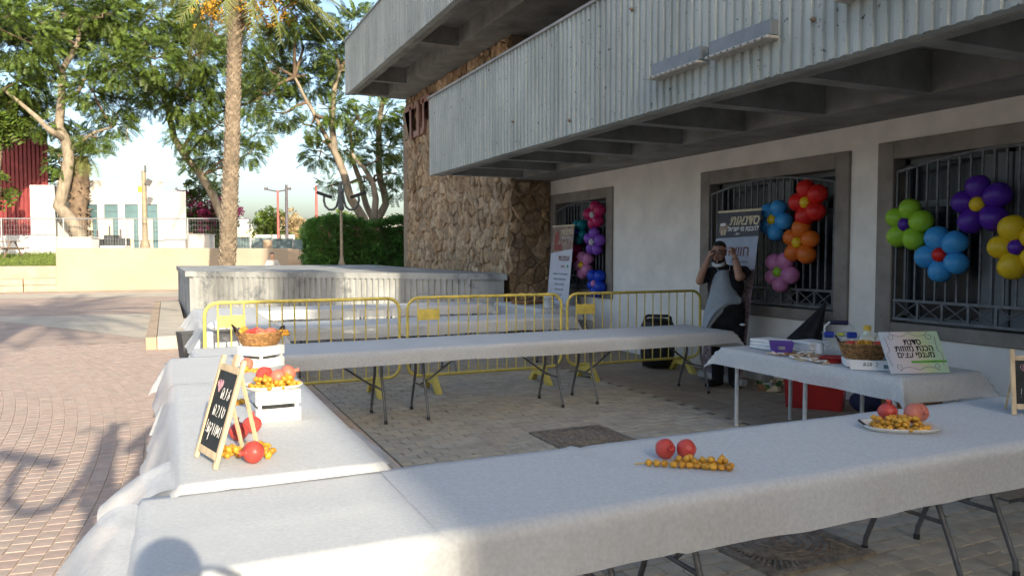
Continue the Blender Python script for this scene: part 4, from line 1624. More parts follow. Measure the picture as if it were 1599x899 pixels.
def tree(label, base, limbs, clumps, dens, leaf, seed, twigs=True, group="broad trees behind the plaza"):
    t = thing("shade_tree", label, "tree", base, 0, group)
    inv = t.matrix_basis.inverted()
    for i, (pts, r0, r1) in enumerate(limbs):
        b = MB(inv)
        limb(b, pts, r0, r1, 0.12 if i else 0.06, seed + i)
        b.build("trunk" if i == 0 else "limb", M_bark, t)
    if twigs:
        rs = random.Random(seed)
        ends = []
        for pts, r0, r1 in limbs:
            ends += [Vector(p) for p in pts[len(pts) // 2:]]
        b = MB(inv)
        for (x, y, z, r) in clumps:
            c = Vector((x, y, z))
            e = min(ends, key=lambda q: (q - c).length + (2.0 if q.z > c.z + .8 else 0))
            mid = e.lerp(c, .55) + Vector((rs.uniform(-.4, .4), rs.uniform(-.4, .4), rs.uniform(-.1, .4)))
            b.tube([e, mid, c], [0.075, 0.05, 0.02], 5)
            for k in range(3):
                d = Vector((rs.uniform(-1, 1), rs.uniform(-1, 1), rs.uniform(-.4, .7))) * r * .9
                b.tube([c.lerp(mid, .2), c + d * .5, c + d], [0.03, 0.02, 0.006], 4)
        o = b.build("branches", M_barkdark, t)
        o["kind"] = "stuff"
    C, D = clump_points(clumps, dens, seed)
    rs = np.random.default_rng(seed)
    C = C - np.array(base)
    scatter_leaves("crown", M_leaf, C, D, leaf * rs.uniform(0.7, 1.25, len(C)), SPR, t, seed)
    return t

tree("tall spreading tree at the left with pale forked trunk before the white building", (-3.89, 44.5, 1.5),
     [([(-3.80, 44.45, 1.5), (-3.89, 44.5, 2.17), (-4.33, 44.7, 3.23), (-4.9, 44.96, 3.98), (-4.55, 44.8, 5.33), (-4.37, 44.72, 6.45), (-4.58, 44.82, 7.41), (-4.81, 44.92, 7.89)], 0.34, 0.24),
      ([(-4.58, 44.82, 7.3), (-5.1, 43.77, 7.62), (-5.59, 44.17, 8.2), (-6.42, 44.55, 8.98), (-7.12, 44.86, 9.6)], 0.17, 0.07),
      ([(-4.81, 44.92, 7.85), (-4.62, 44.83, 9.49), (-4.59, 44.82, 10.76), (-3.88, 44.5, 12.02), (-3.56, 44.36, 13.29)], 0.22, 0.08),
      ([(-4.62, 44.83, 9.3), (-4.0, 45.87, 9.9), (-3.72, 45.53, 10.5), (-2.81, 45.12, 10.99), (-1.5, 45.0, 11.6)], 0.12, 0.05),
      ([(-4.55, 44.8, 6.6), (-3.9, 44.6, 7.2), (-3.2, 44.4, 7.7), (-2.4, 44.3, 8.0)], 0.12, 0.05)],
     CL_A, 235, 0.46, 11)
tree("tree with a slanting dark trunk rising behind the date palm", (3.04, 45.78, 1.5),
     [([(3.2, 45.7, 1.5), (3.04, 45.78, 3.14), (2.35, 46.08, 4.99), (1.88, 46.3, 5.88), (1.09, 46.65, 6.94), (0.52, 46.91, 8.0), (0.23, 47.04, 9.58)], 0.26, 0.17),
      ([(0.23, 47.04, 9.5), (-0.29, 47.27, 11.34), (-0.9, 47.55, 12.74)], 0.14, 0.06),
      ([(0.23, 47.04, 9.5), (0.84, 46.77, 10.99), (1.51, 46.46, 12.39), (3.2, 46.2, 13.4)], 0.14, 0.06),
      ([(0.9, 46.7, 7.3), (1.8, 46.3, 8.8), (3.2, 46.0, 9.6), (5.0, 45.6, 10.2)], 0.12, 0.05)],
     CL_B, 235, 0.46, 23)
tree("many stemmed tree with pale trunks growing out of the hedge beside the stone wall", (7.2, 29.0, 0.0),
     [([(7.05, 28.9, 0), (6.95, 28.67, 2.6), (6.41, 28.91, 3.63), (6.16, 29.03, 4.51), (5.82, 29.18, 5.47), (5.74, 29.22, 6.54), (5.79, 29.19, 7.48), (6.02, 29.09, 8.43)], 0.19, 0.09),
      ([(5.82, 29.18, 5.4), (5.34, 29.39, 6.42), (4.92, 29.58, 7.25), (4.49, 29.78, 8.19)], 0.10, 0.05),
      ([(7.3, 29.5, 0), (7.31, 29.61, 2.88), (7.13, 29.69, 3.55), (6.91, 29.78, 4.49), (6.69, 29.88, 5.23), (6.54, 29.95, 6.46)], 0.15, 0.07),
      ([(7.15, 28.3, 0), (7.05, 28.2, 2.7), (7.12, 28.15, 3.64), (7.0, 28.15, 4.23), (6.74, 28.22, 4.77), (6.32, 28.41, 5.28)], 0.16, 0.06),
      ([(7.3, 29.0, 0), (7.41, 29.01, 2.8), (7.68, 28.89, 3.51), (7.51, 28.97, 4.32), (7.47, 28.98, 5.41), (7.48, 28.98, 6.62), (7.67, 28.9, 7.58)], 0.17, 0.09)],
     CL_C, 430, 0.34, 37)

# ------------------------------------------------------------------ palms
def frond(L, n, droop, lw=0.045, ll=0.42):
    b = MB()
    pts = []
    for i in range(13):
        f = i / 12
        pts.append((L * (f - 0.12 * f * f * droop), 0, L * (0.30 * f - (0.30 + 0.42 * droop) * f * f)))
    b.tube(pts, [0.035 * (1 - .85 * i / 12) + .004 for i in range(13)], 5)
    vs, fs = [], []
    for k in range(n):
        f = 0.14 + 0.86 * k / n
        i = min(11, int(f * 12))
        t = f * 12 - i
        p = Vector(pts[i]).lerp(Vector(pts[i + 1]), t)
        d = (Vector(pts[i + 1]) - Vector(pts[i])).normalized()
        s = ll * (0.45 + 1.0 * math.sin(PI * min(1, f * .92 + .05))) * rnd.uniform(.85, 1.1)
        for sg in (-1, 1):
            side = Vector((0, sg, 0)) * .8 + d * .75 + Vector((0, 0, rnd.uniform(-.45, .15)))
            side.normalize()
            e = p + side * s + Vector((0, 0, -.12 * s))
            q = len(vs)
            w = d * lw * .5
            vs += [p - w, p + w, e + w * .2, e - w * .2]
            fs.append((q, q + 1, q + 2, q + 3))
    b.add(vs, fs, False)
    return b.mesh("frond", M_frond, fixn=False)
FR = [frond(3.6, 58, .5), frond(3.4, 54, .9), frond(3.2, 54, 1.3), frond(2.9, 50, 1.8)]

def date_palm(label, pts, r0, r1, nf, scales_m=True, fruit=True, scale=1.0, seed=1, group=None, extra=()):
    rs = random.Random(seed)
    base, top = Vector(pts[0]), Vector(pts[-1])
    t = thing("date_palm", label, "palm", base, 0, group)
    inv = t.matrix_basis.inverted()
    b = MB(inv)
    m = len(pts)
    b.tube(pts, [r0 + (r1 - r0) * i / (m - 1) for i in range(m)], 12)
    b.build("trunk", M_barkdark if scales_m else M_barkdark, t)
    if scales_m:
        b = MB(inv)
        H = top.z - base.z
        n = int(H / 0.115)
        for i in range(n):
            f = i / n
            z = base.z + H * f
            # trunk centre at this height
            cen = base
            for a, c in zip(pts, pts[1:]):
                if a[2] - 1e-3 <= z <= c[2] + 1e-3:
                    g = (z - a[2]) / (c[2] - a[2])
                    cen = Vector(a).lerp(Vector(c), g)
                    break
            r = r0 + (r1 - r0) * f
            for k in range(9):
                a = 2 * PI * (k + 0.5 * (i % 2)) / 9 + rs.uniform(-.06, .06) + f * 2
                u = Vector((math.cos(a), math.sin(a), 0))
                v = Vector((-u.y, u.x, 0))
                p = cen + u * (r - 0.015)
                w = r * 0.40
                out = 0.05 * rs.uniform(.7, 1.3)
                hgt = 0.13
                q = [p - v * w + Vector((0, 0, -.03)), p + v * w + Vector((0, 0, -.03)), p + v * w * .55 + u * out + Vector((0, 0, hgt * .75)), p - v * w * .55 + u * out + Vector((0, 0, hgt * .75)),
                     p + v * w * .4 - u * .02 + Vector((0, 0, hgt)), p - v * w * .4 - u * .02 + Vector((0, 0, hgt))]
                b.add(q, [(0, 1, 2, 3), (3, 2, 4, 5), (1, 4, 2), (0, 3, 5)], False)
        o = b.build("leaf_bases", M_palmbark, t, fixn=False)
        o["kind"] = "stuff"
    b = MB(inv)
    for k in range(60):
        a = rs.uniform(0, 6.283)
        z = rs.uniform(-1.2, 0.1) * scale
        u = Vector((math.cos(a), math.sin(a), 0))
        p = top + Vector((0, 0, z)) + u * r1 * 0.7
        b.tube([p, p + u * (.18 * scale) + Vector((0, 0, .18 * scale))], [0.05 * scale, 0.03 * scale], 5)
    o = b.build("cut_stubs", M_barkdark, t)
    o["kind"] = "stuff"
    for k in range(nf):
        o = put("frond", FR[k % 4], t)
        a = k * 2.39996 + rs.uniform(-.2, .2)
        el = [R(66), R(42), R(20), R(2)][k % 4] + rs.uniform(-.15, .15)
        o.location = (top - base) + Vector((math.cos(a), math.sin(a), 0)) * .16 + Vector((0, 0, .1))
        o.rotation_euler = Matrix.Rotation(a, 3, 'Z').to_4x4().to_euler() if False else (0, 0, 0)
        o.rotation_mode = 'QUATERNION'
        o.rotation_quaternion = (Quaternion((0, 0, 1), a) @ Quaternion((0, 1, 0), -el) @ Quaternion((1, 0, 0), rs.uniform(-.4, .4)))
        s = scale * rs.uniform(.85, 1.12)
        o.scale = (s, s, s)
    for (a, el, s) in extra:
        o = put("frond", FR[3 if el < -.1 else 1], t)
        o.location = (top - base) + Vector((0, 0, .1))
        o.rotation_mode = 'QUATERNION'
        o.rotation_quaternion = Quaternion((0, 0, 1), a) @ Quaternion((0, 1, 0), -el)
        o.scale = (s, s, s)
    if fruit:
        for k in range(7):
            a = YAW * -1 + [-.2, .25, -.6, .7, 2.6, 3.4, 1.6][k]
            u = Vector((math.cos(a), math.sin(a), 0))
            b = MB(inv)
            p0 = top + u * .2 + Vector((0, 0, .15))
            L = [1.5, 2.3, .9, 1.8, 1.3, 1.0, 1.6][k] * .7
            b.tube([p0, p0 + u * L * .5 + Vector((0, 0, .30)), p0 + u * L + Vector((0, 0, -.05))], [.03, .025, .02], 5)
            for s in range(40):
                e = p0 + u * L + Vector((rs.gauss(0, .22), rs.gauss(0, .22), rs.uniform(-.85, .05)))
                for q in range(5):
                    b.ball(e + Vector((rs.gauss(0, .04), rs.gauss(0, .04), rs.gauss(0, .06))), .030, 5, 4)
            o = b.build("date_cluster", M_datefruit, t, fixn=False)
            o["kind"] = "stuff"
    return t
date_palm("tall date palm with scaly trunk and yellow date clusters behind the platform",
          [(1.96, 29.27, -0.09), (1.98, 29.26, 1.18), (2.08, 29.22, 3.12), (2.2, 29.16, 5.38), (2.29, 29.12, 7.63), (2.36, 29.09, 9.2), (2.38, 29.06, 10.55)], 0.285, 0.215, 36, True, True, 1.0, 5,
          "date palms", extra=[(-.42, .02, 1.25), (-.2, .1, 1.3), (-.7, .08, 1.25), (-.5, .22, 1.3), (-.35, -.05, 1.05)])
date_palm("second date palm to the left of the viewer, farther back", [(-4.6, -5.0, 0), (-4.6, -4.9, 4), (-4.5, -4.8, 7.7)], 0.3, 0.24, 40, False, False, 0.9, 19, "date palms")
date_palm("date palm standing to the left of the viewer whose fronds shade the plaza", [(-2.9, -1.9, 0), (-2.9, -1.8, 4), (-2.85, -1.7, 8.5)], 0.3, 0.24, 46, False, False, 1.0, 9, "date palms")
# small palm with shaggy skirt in front of the white building
p2 = thing("fan_palm", "dark shaggy palm in front of the white building", "palm", (-4.13, 45.6, 1.5))
b = LB(p2)
b.tube([(-4.13, 45.6, 1.5), (-4.11, 45.6, 3.8), (-4.0, 45.55, 5.5), (-3.92, 45.5, 6.6)], [0.36, .40, .44, .33], 10)
b.build("trunk", M_barkdark, p2)
rs_ = random.Random(4)
b = LB(p2)
for k in range(150):
    a = rs_.uniform(0, 6.283)
    z = rs_.uniform(2.0, 6.5)
    u = Vector((math.cos(a), math.sin(a), 0))
    p = Vector((-4.05, 45.57, z)) + u * .37
    b.tube([p, p + u * rs_.uniform(.1, .3) + Vector((0, 0, rs_.uniform(-.1, .22)))], [.07, .015], 4)
o = b.build("leaf_stubs", M_barkdark, p2)
o["kind"] = "stuff"
for k in range(26):
    o = put("frond", FR[k % 4], p2)
    a = k * 2.4
    o.location = Vector((-3.92, 45.5, 6.6)) - p2.location
    o.rotation_mode = 'QUATERNION'
    o.rotation_quaternion = Quaternion((0, 0, 1), a) @ Quaternion((0, 1, 0), -R([55, 25, -10, -45][k % 4]))
    o.scale = (.52, .7, .52)

# ------------------------------------------------------------------ hedge and bushes
def leafy_box(label, name, cat, x0, x1, y0, y1, z0, z1, n, leaf, m, seed, core=M_leafdark, group=None):
    t = thing(name, label, cat, ((x0 + x1) / 2, (y0 + y1) / 2, z0), 0, group)
    rs = np.random.default_rng(seed)
    sx, sy, sz = (x1 - x0), (y1 - y0), (z1 - z0)
    P = rs.uniform(-.5, .5, (n, 3))
    ax = rs.choice(5, n, p=[.5, .14, .14, .11, .11])
    for i in range(n):
        a = ax[i]
        d = rs.uniform(-.03, .10)
        if a == 0:
            P[i, 1] = -.5 + d / sy
        elif a == 1:
            P[i, 2] = .5 - d / sz
        elif a == 2:
            P[i, 0] = -.5 + d / sx
        elif a == 3:
            P[i, 0] = .5 - d / sx
        else:
            P[i, 1] = .5 - d / sy
    C = P * np.array([sx, sy, sz]) + np.array([0, 0, sz / 2])
    C += 0.10 * np.sin(C[:, [1, 2, 0]] * 2.7 + 1.3) + 0.05 * np.sin(C[:, [2, 0, 1]] * 7.1)
    D = np.where(np.abs(P) > .44, P * 2, 0) + rs.normal(0, .6, (n, 3)) + np.array([0, 0, -.1])
    b = MB()
    b.bbox((0, 0, sz / 2 - .05), (sx - .22, sy - .22, sz - .2), 0.1)
    b.build("stems", M_barkdark, t)
    scatter_leaves("foliage", m, C, D, leaf * rs.uniform(.7, 1.3, n), LEAFY, t, seed, 0.8)
    return t
LEAFY = leaf_spray(3, 1.0, 0.26, 0.42)
leafy_box("clipped dark green hedge between the lamp post and the stone wall", "hedge", "hedge", 4.75, 11.0, 27.5, 29.2, 0.0, 2.74, 15000, 0.17, M_leafdark, 5)

def bush(label, name, cat, clumps, dens, leaf, m, seed, base, group=None, trunk=0.12, extra=None):
    t = thing(name, label, cat, base, 0, group)
    b = LB(t)
    for (x, y, z, r) in clumps:
        b.tube([base, ((base[0] + x) / 2, (base[1] + y) / 2, (base[2] * .4 + z * .6)), (x, y, z)], [trunk, trunk * .6, trunk * .25], 5)
    b.build("trunk", M_barkdark, t)
    C, D = clump_points(clumps, dens, seed, 0.95)
    rs = np.random.default_rng(seed)
    scatter_leaves("crown", m, C - np.array(base), D, leaf * rs.uniform(.7, 1.25, len(C)), LEAFY, t, seed)
    if extra:
        C, D = clump_points(extra, dens, seed + 1, 0.95)
        scatter_leaves("blossom", M_magleaf, C - np.array(base), D, leaf * rs.uniform(.7, 1.2, len(C)), LEAFY, t, seed + 1)
    return t
bush("bougainvillea with pink blossom beside the white building", "bougainvillea", "bush",
     [(1.3, 52.1, 3.0, .95), (2.2, 51.6, 3.2, 1.0), (3.0, 51.3, 3.0, .9), (1.6, 51.9, 4.5, .9), (2.4, 51.6, 4.9, .9), (1.9, 51.8, 5.7, .6), (3.4, 51.1, 4.0, .7)], 420, 0.34, M_leaf, 51, (2.2, 51.7, 1.5),
     extra=[(0.95, 52.2, 5.0, .45), (2.6, 51.3, 3.9, .65), (2.3, 51.2, 3.3, .5), (3.3, 50.9, 4.6, .4), (3.9, 50.8, 4.3, .35), (1.7, 51.5, 4.2, .35)])
bush("round green tree in the distance beyond the screened fence", "distant_tree", "tree", [(11.2, 93.5, 5.0, 1.5), (10.3, 94.0, 4.6, 1.1), (12.2, 93.2, 4.6, 1.2), (11.3, 93.5, 5.8, .9)], 120, .6, M_leaf, 61, (11.2, 93.5, 1.5), "distant trees", .2)
bush("dry tan bush beside the distant dark pole", "distant_tree", "tree", [(13.6, 92.4, 4.4, 1.3), (13.2, 92.6, 5.6, .9), (14.4, 92.0, 4.0, 1.1), (13.8, 92.2, 3.2, 1.2)], 130, .55, M_dry, 62, (13.6, 92.4, 1.5), "distant trees", .2)
bush("low green bush in front of the distant dark pole's foot", "distant_tree", "tree", [(12.4, 88, 2.8, .9), (12.9, 88, 2.6, .7)], 150, .5, M_leaf, 63, (12.5, 88, 1.5), "distant trees", .1)
bush("green bush showing above the hedge's left end", "distant_tree", "tree", [(15.8, 80, 4.2, 1.2), (16.8, 79.5, 4.6, 1.2), (15.0, 80.5, 3.6, 1.0)], 150, .5, M_leaf, 64, (15.8, 80, 1.5), "distant trees", .15)
bush("dark leafy tree before the red building at the left edge", "side_tree", "tree", [(-7.6, 46.5, 5.0, .45), (-8.5, 46.8, 4.3, .6), (-8.0, 46.5, 8.2, 1.2), (-7.2, 46.2, 8.8, 1.1)], 200, .5, M_leaf, 65, (-8.2, 46.7, 1.5), None, .22)
bush("green tree between the red building and the white building", "side_tree", "tree", [(-6.4, 57, 5.6, 1.2), (-6.0, 57, 7.2, 1.1), (-6.2, 57, 4.2, 1.0)], 170, .5, M_leaf, 66, (-6.3, 57.0, 1.5), None, .18)
bush("sparse treetop showing between the hedge and the stone wall", "distant_tree", "tree", [(22.5, 62, 4.2, 1.4), (21.6, 62.4, 5.0, .8), (20.6, 62.5, 3.6, 1.0)], 110, .5, M_leaf, 67, (22, 62, 1.5), "distant trees", .15)
# ------------------------------------------------------------------ street lamps
def lamp(label, x, y, arms, group="scroll armed street lamps"):
    t = thing("street_lamp", label, "street lamp", (x, y, 0), 0, group)
    b = MB()
    b.lathe([(0.14, 0), (0.14, .06), (0.10, .10), (0.085, .2), (0.08, 1.2), (0.12, 1.24), (0.12, 1.30), (0.075, 1.36), (0.056, 1.6), (0.046, 3.0), (0.046, 3.1)], 14)
    b.build("pole", M_post, t)
    b = MB()
    b.lathe([(0.052, 3.08), (0.10, 3.10), (0.105, 3.22), (0.085, 3.26), (0.085, 3.62), (0.105, 3.66), (0.105, 3.76), (0.06, 3.80), (0.04, 4.02), (0.0, 4.06)], 14)
    b.build("sleeve", M_lamp, t)
    for a in arms:
        u = Vector((math.cos(a), math.sin(a), 0))
        b = MB()
        pts = [u * .07 + Vector((0, 0, 3.62)), u * .10 + Vector((0, 0, 3.40)), u * .16 + Vector((0, 0, 3.20)), u * .27 + Vector((0, 0, 3.10)), u * .42 + Vector((0, 0, 3.10)), u * .55 + Vector((0, 0, 3.22)), u * .60 + Vector((0, 0, 3.42)), u * .58 + Vector((0, 0, 3.58))]
        b.tube(pts, 0.040, 8)
        b.tube([u * .07 + Vector((0, 0, 3.72)), u * .10 + Vector((0, 0, 3.92)), u * .20 + Vector((0, 0, 3.98)), u * .26 + Vector((0, 0, 3.90))], 0.018, 6)
        arm = b.build("arm", M_lamp, t)
        b = MB()
        d = (u * .74 + Vector((0, 0, .26))).normalized()
        side = Vector((-u.y, u.x, 0))
        M = basis(u * .58 + Vector((0, 0, 3.60)), d, d.cross(side) * -1)
        b.M = M
        b.bbox((0, 0, 0), (0.56, 0.11, 0.085), 0.02)
        b.build("lamp_head", M_black, arm)
    return t
lamp("street lamp with curled arms in front of the dark hedge", 5.42, 26.15, (R(150), R(-20), R(75)))
lamp("street lamp behind the viewer whose shadow lies across the pink paving", -0.38, -3.35, (R(172), R(62)))

def pole(label, name, x, y, h, r, m, z0=1.5, arms=(), cat="light pole", group=None):
    t = thing(name, label, cat, (x, y, z0), 0, group)
    b = MB()
    b.lathe([(r * 1.3, 0), (r, .4), (r * .8, h - z0)], 8)
    b.build("mast", m, t)
    for a in arms:
        b = MB()
        u = Vector((math.cos(a), math.sin(a), 0))
        b.tube([Vector((0, 0, h - z0 - .1)), u * 1.1 + Vector((0, 0, h - z0 + .1))], r * .5, 6)
        b.box(u * 1.2 + Vector((0, 0, h - z0 + .18)), (.36, .24, .24), rz=a)
        b.build("lamp_head", M_darkpole, t)
    return t
pole("thin red lighting pole with two lamp heads beside the round distant tree", "light_pole", 10.65, 82.9, 8.0, .13, M_redpole, arms=(R(155), R(-25)), group="distant poles")
pole("dark slender pole in the gap between palm and lamp post", "light_pole", 11.47, 82.55, 8.6, .17, M_darkpole, group="distant poles")
pole("thin red pole standing just left of the curled street lamp", "light_pole", 14.3, 81.3, 8.5, .15, M_redpole, group="distant poles")
pole("tall white mast rising behind the roof of the white building", "mast", -3.03, 78.1, 13.0, .16, M_palegrey, cat="mast")
pt = thing("floodlight_post", "tan wooden post with floodlights before the white building", "light pole", (-0.95, 42.6, 1.5))
b = LB(pt)
b.tube([(-0.95, 42.6, 1.5), (-0.95, 42.6, 5.7)], [.14, .10], 10)
b.lathe([(.24, 0), (.24, .5), (.17, .75)], 10, (-0.95, 42.6, 1.5))
b.build("mast", M_post, pt)
b = LB(pt)
b.box((-0.74, 42.5, 5.12), (.28, .2, .32), rot=Matrix.Rotation(.5, 3, 'Y'))
b.box((-0.87, 42.5, 5.8), (.1, .1, .3))
b.build("floodlight", M_black, pt)

# ------------------------------------------------------------------ terrace behind, walls, fences
struct(sheet("terrace", [(-4.0, 38.3), (40, 37.2), (90, 400), (-120, 400), (-60, 60), (-14, 44.5), (-4.0, 44.5)], 1.5, M_plaza))
b = MB()
b.grid(lambda u, v: (-14 + 10.0 * u, 39.6 + 5.2 * v - .5 * u, 1.0 + .55 * v + 0.05 * math.sin(u * 9)), 10, 6)
o = b.build("lawn", M_grass)
o["kind"] = "structure"
rs_ = np.random.default_rng(3)
n = 5200
pu = rs_.uniform(0, 1, (n, 2))
Cg = np.stack([-14 + 10 * pu[:, 0], 39.6 + 5.2 * pu[:, 1] - .5 * pu[:, 0], 1.0 + .55 * pu[:, 1] + .05 * np.sin(pu[:, 0] * 9)], 1)
scatter_leaves("grass", M_grass, Cg, rs_.normal(0, .5, (n, 3)) + np.array([0, 0, 1.2]), rs_.uniform(.08, .2, n), leaf_spray(2, 1.0, .15, .3), None, 3)

sw = thing("sand_wall", "low sand coloured wall at the back of the plaza, sunlit", "wall", (0, 37.5, 0))
b = LB(sw)
b.bbox((0.55, 37.45, 0.92), (9.55, 0.5, 1.84), 0.02)
b.build("wall", M_sandwall, sw)
b = LB(sw)
n = 12
for k in range(n):
    a0, a1 = R(90 - 75 * k / n), R(90 - 75 * (k + 1) / n)
    c = (5.2, 35.4)
    pts = [(c[0] + r * math.cos(a), c[1] + r * math.sin(a)) for r, a in ((1.8, a0), (2.3, a0), (2.3, a1), (1.8, a1))]
    b.prism(pts, 0, 1.83 - .025 * k)
b.build("curved_end", M_seat, sw)
cb = thing("curved_kerb", "pale curved kerb at the hedge's left foot", "kerb", (6.3, 36.2, 0))
b = LB(cb)
for k in range(8):
    a0, a1 = R(180 - 80 * k / 8), R(180 - 80 * (k + 1) / 8)
    pts = [(7.6 + r * math.cos(a), 35.6 + r * math.sin(a)) for r, a in ((1.6, a0), (1.95, a0), (1.95, a1), (1.6, a1))]
    b.prism(pts, 0, 1.45)
b.build("kerb_ring", M_palegrey, cb)

# stepped stone seats at the left
for i, (x0, x1, y, z1, lab) in enumerate(((-6.9, -5.47, 37.9, 0.55, "front stone seat block of the stepped seating at the left edge"), (-5.44, -4.22, 37.9, .57, "front stone seat block of the stepped seating next to the sand wall"), (-11, -6.93, 38.0, .55, "long stone seat block running out of the picture at left"))):
    t = thing("stone_bench", lab, "seat", ((x0 + x1) / 2, y, 0), 0, "stepped stone seating")
    b = MB()
    for k in range(2):
        b.bbox((0, 0, z1 / 4 + k * z1 / 2), (x1 - x0, 0.9, z1 / 2 - .012), .015)
    b.build("course", M_seat, t)
t = thing("stone_bench", "long upper course of the stepped stone seating below the lawn", "seat", (-7.6, 38.9, 0), 0, "stepped stone seating")
b = MB()
b.bbox((0, 0, 0.53), (6.8, 0.9, 1.06), .02)
b.build("course", M_seat, t)

# chain link fence with posts
fa, fb = Vector((-12.9, 47.2, 1.5)), Vector((3.76, 39.66, 1.5))
fn = thing("mesh_fence", "tall thin wire mesh fence on posts behind the sand wall", "fence", fa)
b = LB(fn)
b.tube([fa + Vector((0, 0, 1.80)), fb + Vector((0, 0, 1.80))], .028, 6)
b.build("top_rail", M_steel, fn)
L_ = (fb - fa).length
for k in range(7):
    b = LB(fn)
    p = fa.lerp(fb, k / 6)
    b.tube([p, p + Vector((0, 0, 1.83))], .035, 6)
    b.build("post", M_steel, fn)
b = LB(fn)
n = int(L_ / .13)
for k in range(n):
    p = fa.lerp(fb, (k + .5) / n)
    b.tube([p + Vector((0, 0, .05)), p + Vector((0, 0, 1.78))], .0045, 3, cap=False)
for k in range(8):
    b.tube([fa + Vector((0, 0, .15 + .22 * k)), fb + Vector((0, 0, .15 + .22 * k))], .0045, 3, cap=False)
o = b.build("wire_mesh", M_steel, fn, fixn=False)
o["kind"] = "stuff"
sc = thing("screen_fence", "grey green screened fence with sun patches right of the palm", "fence", (3.3, 44.6, 1.2))
for k in range(5):
    b = LB(sc)
    p, q = Vector((3.2, 44.7, 0)).lerp(Vector((8.4, 42.4, 0)), k / 5), Vector((3.2, 44.7, 0)).lerp(Vector((8.4, 42.4, 0)), (k + .97) / 5)
    b.prism([(p.x, p.y), (q.x, q.y), (q.x + .02, q.y + .04), (p.x + .02, p.y + .04)], 1.2, 2.5 - .05 * k)
    b.build("panel", M_net, sc)
    b = LB(sc)
    b.tube([(p.x, p.y - .04, 1.2), (p.x, p.y - .04, 2.6 - .05 * k)], .03, 6)
    b.build("post", M_steel, sc)

# ------------------------------------------------------------------ far buildings
wb = thing("white_building", "flat roofed white building with tall narrow windows in the background", "building", (-2.0, 45.2, 1.56))
xd = Vector((0.9135, -0.4068, 0))
yd = Vector((-0.01, 1.0, 0))
def wbox(b, s0, s1, d0, d1, z0, z1, o=Vector((-5.85, 68.4, 0))):
    p = [o + xd * s0 + yd * d0, o + xd * s1 + yd * d0, o + xd * s1 + yd * d1, o + xd * s0 + yd * d1]
    b.prism([(q.x * .675, q.y * .675) for q in p], EYE + (z0 - EYE) * .675, EYE + (z1 - EYE) * .675)
wz = [(0.05, 1.12), (1.65, 2.72), (3.25, 4.28), (4.75, 5.80)]
b = LB(wb)
# front wall in pieces around the windows
xs = [-1.35] + sum([[a - 1.0 if False else a, c] for a, c in wz], []) + [5.95]
wbox(b, -2.0, 6.25, 0.3, 9, 1.5, 7.05)
wbox(b, -2.0, 6.25, 0, .297, 5.35, 7.05)
edges = [-2.0] + [v for a in wz for v in a] + [6.25]
for k in range(0, len(edges), 2):
    wbox(b, edges[k], edges[k + 1], 0, .297, 1.5, 5.347)
b.build("wall", M_whitewall, wb)
b = LB(wb)
wbox(b, 6.26, 8.0, -.25, 8, 1.5, 6.35)
b.build("side_block", M_whitewall, wb)
b = LB(wb)
wbox(b, -3.9, -2.02, -1.2, 6, 1.5, 6.75)
b.build("grey_wing", M_palegrey, wb)
b = LB(wb)
wbox(b, -2.0, 6.25, -.04, .2, 7.053, 7.2)
b.build("parapet", M_whitewall, wb)
for a, c in wz:
    b = LB(wb)
    wbox(b, a, c, .10, .12, 4.27, 5.347)
    w = b.build("window", M_winglass, wb)
    b = LB(wb)
    wbox(b, a + .66, c, .10, .12, 1.5, 4.267)
    b.build("window", M_winglass, wb)
    b = LB(wb)
    wbox(b, a, a + .655, -.02, .25, 1.5, 4.2)
    b.build("stone_fin", M_cream, wb)
    b = LB(wb)
    for z in (4.27, 4.8, 5.32):
        wbox(b, a, c, .06, .098, z, z + .05)
    for z in (1.9, 2.6, 3.3, 3.9):
        wbox(b, a + .66, c, .06, .098, z, z + .05)
    b.build("window_bars", M_net, w)
b = LB(wb)
wbox(b, 4.3, 4.6, -.05, -.005, 6.3, 6.75)
b.build("emblem", M_lime, wb)

rb = thing("red_building", "tall red ribbed metal building at the left edge", "building", (-9.6, 52.8, 1.53))
b = LB(rb)
rb0 = Vector((-7.55, 63.7, 0))
def rprism(s0, s1, d0, d1, z0, z1, zl=None):
    o = rb0
    rd = Vector((-.13, .99, 0))
    p = [o - xd * s1 + rd * d0, o - xd * s0 + rd * d0, o - xd * s0 + rd * d1, o - xd * s1 + rd * d1]
    b.prism([(q.x * .8, q.y * .8) for q in p], EYE + (z0 - EYE) * .8, EYE + (z1 - EYE) * .8)
rprism(0.02, 14, .1, 12, 1.5, 10.1)
b.build("wall", M_red, rb)
for k in range(44):
    b = LB(rb)
    s = .02 + k * .3
    rprism(s, s + .2, -.02, .098, 2.9, 10.1 + .36 * k * .3)
    b.build("cladding_rib", M_red, rb)
b = LB(rb)
rprism(-.05, 14, -.12, .3, 1.5, 2.85)
b.build("plinth", M_palegrey, rb)
fw = thing("far_wall", "low white wall far off under the round distant tree", "wall", (11.0, 88, 1.5))
b = MB()
b.box((0, 0, 1.0), (4.2, .4, 2.1), rz=-.42)
b.build("wall", M_whitewall, fw)
dm = thing("domed_building", "distant cream building with a small white dome just right of the palm", "building", (9.5, 110, 1.5))
b = MB()
b.box((0, 0, 1.5), (6, 5, 3.2), rz=-.42)
b.build("wall", M_cream, dm)
b = MB()
b.lathe([(1.3, 3.1), (1.3, 3.4), (1.15, 4.0), (.7, 4.6), (0, 4.85)], 14)
b.build("dome", M_whitewall, dm)
fc = thing("far_house", "pale house far off left of the curled street lamp", "building", (17.5, 104, 1.5))
b = MB()
b.box((0, 0, 1.6), (7, 5, 3.4), rz=-.42)
b.build("wall", M_cream, fc)
b = MB()
b.box((-1.2, 0, 3.6), (2.4, 3.2, .6), rz=-.42)
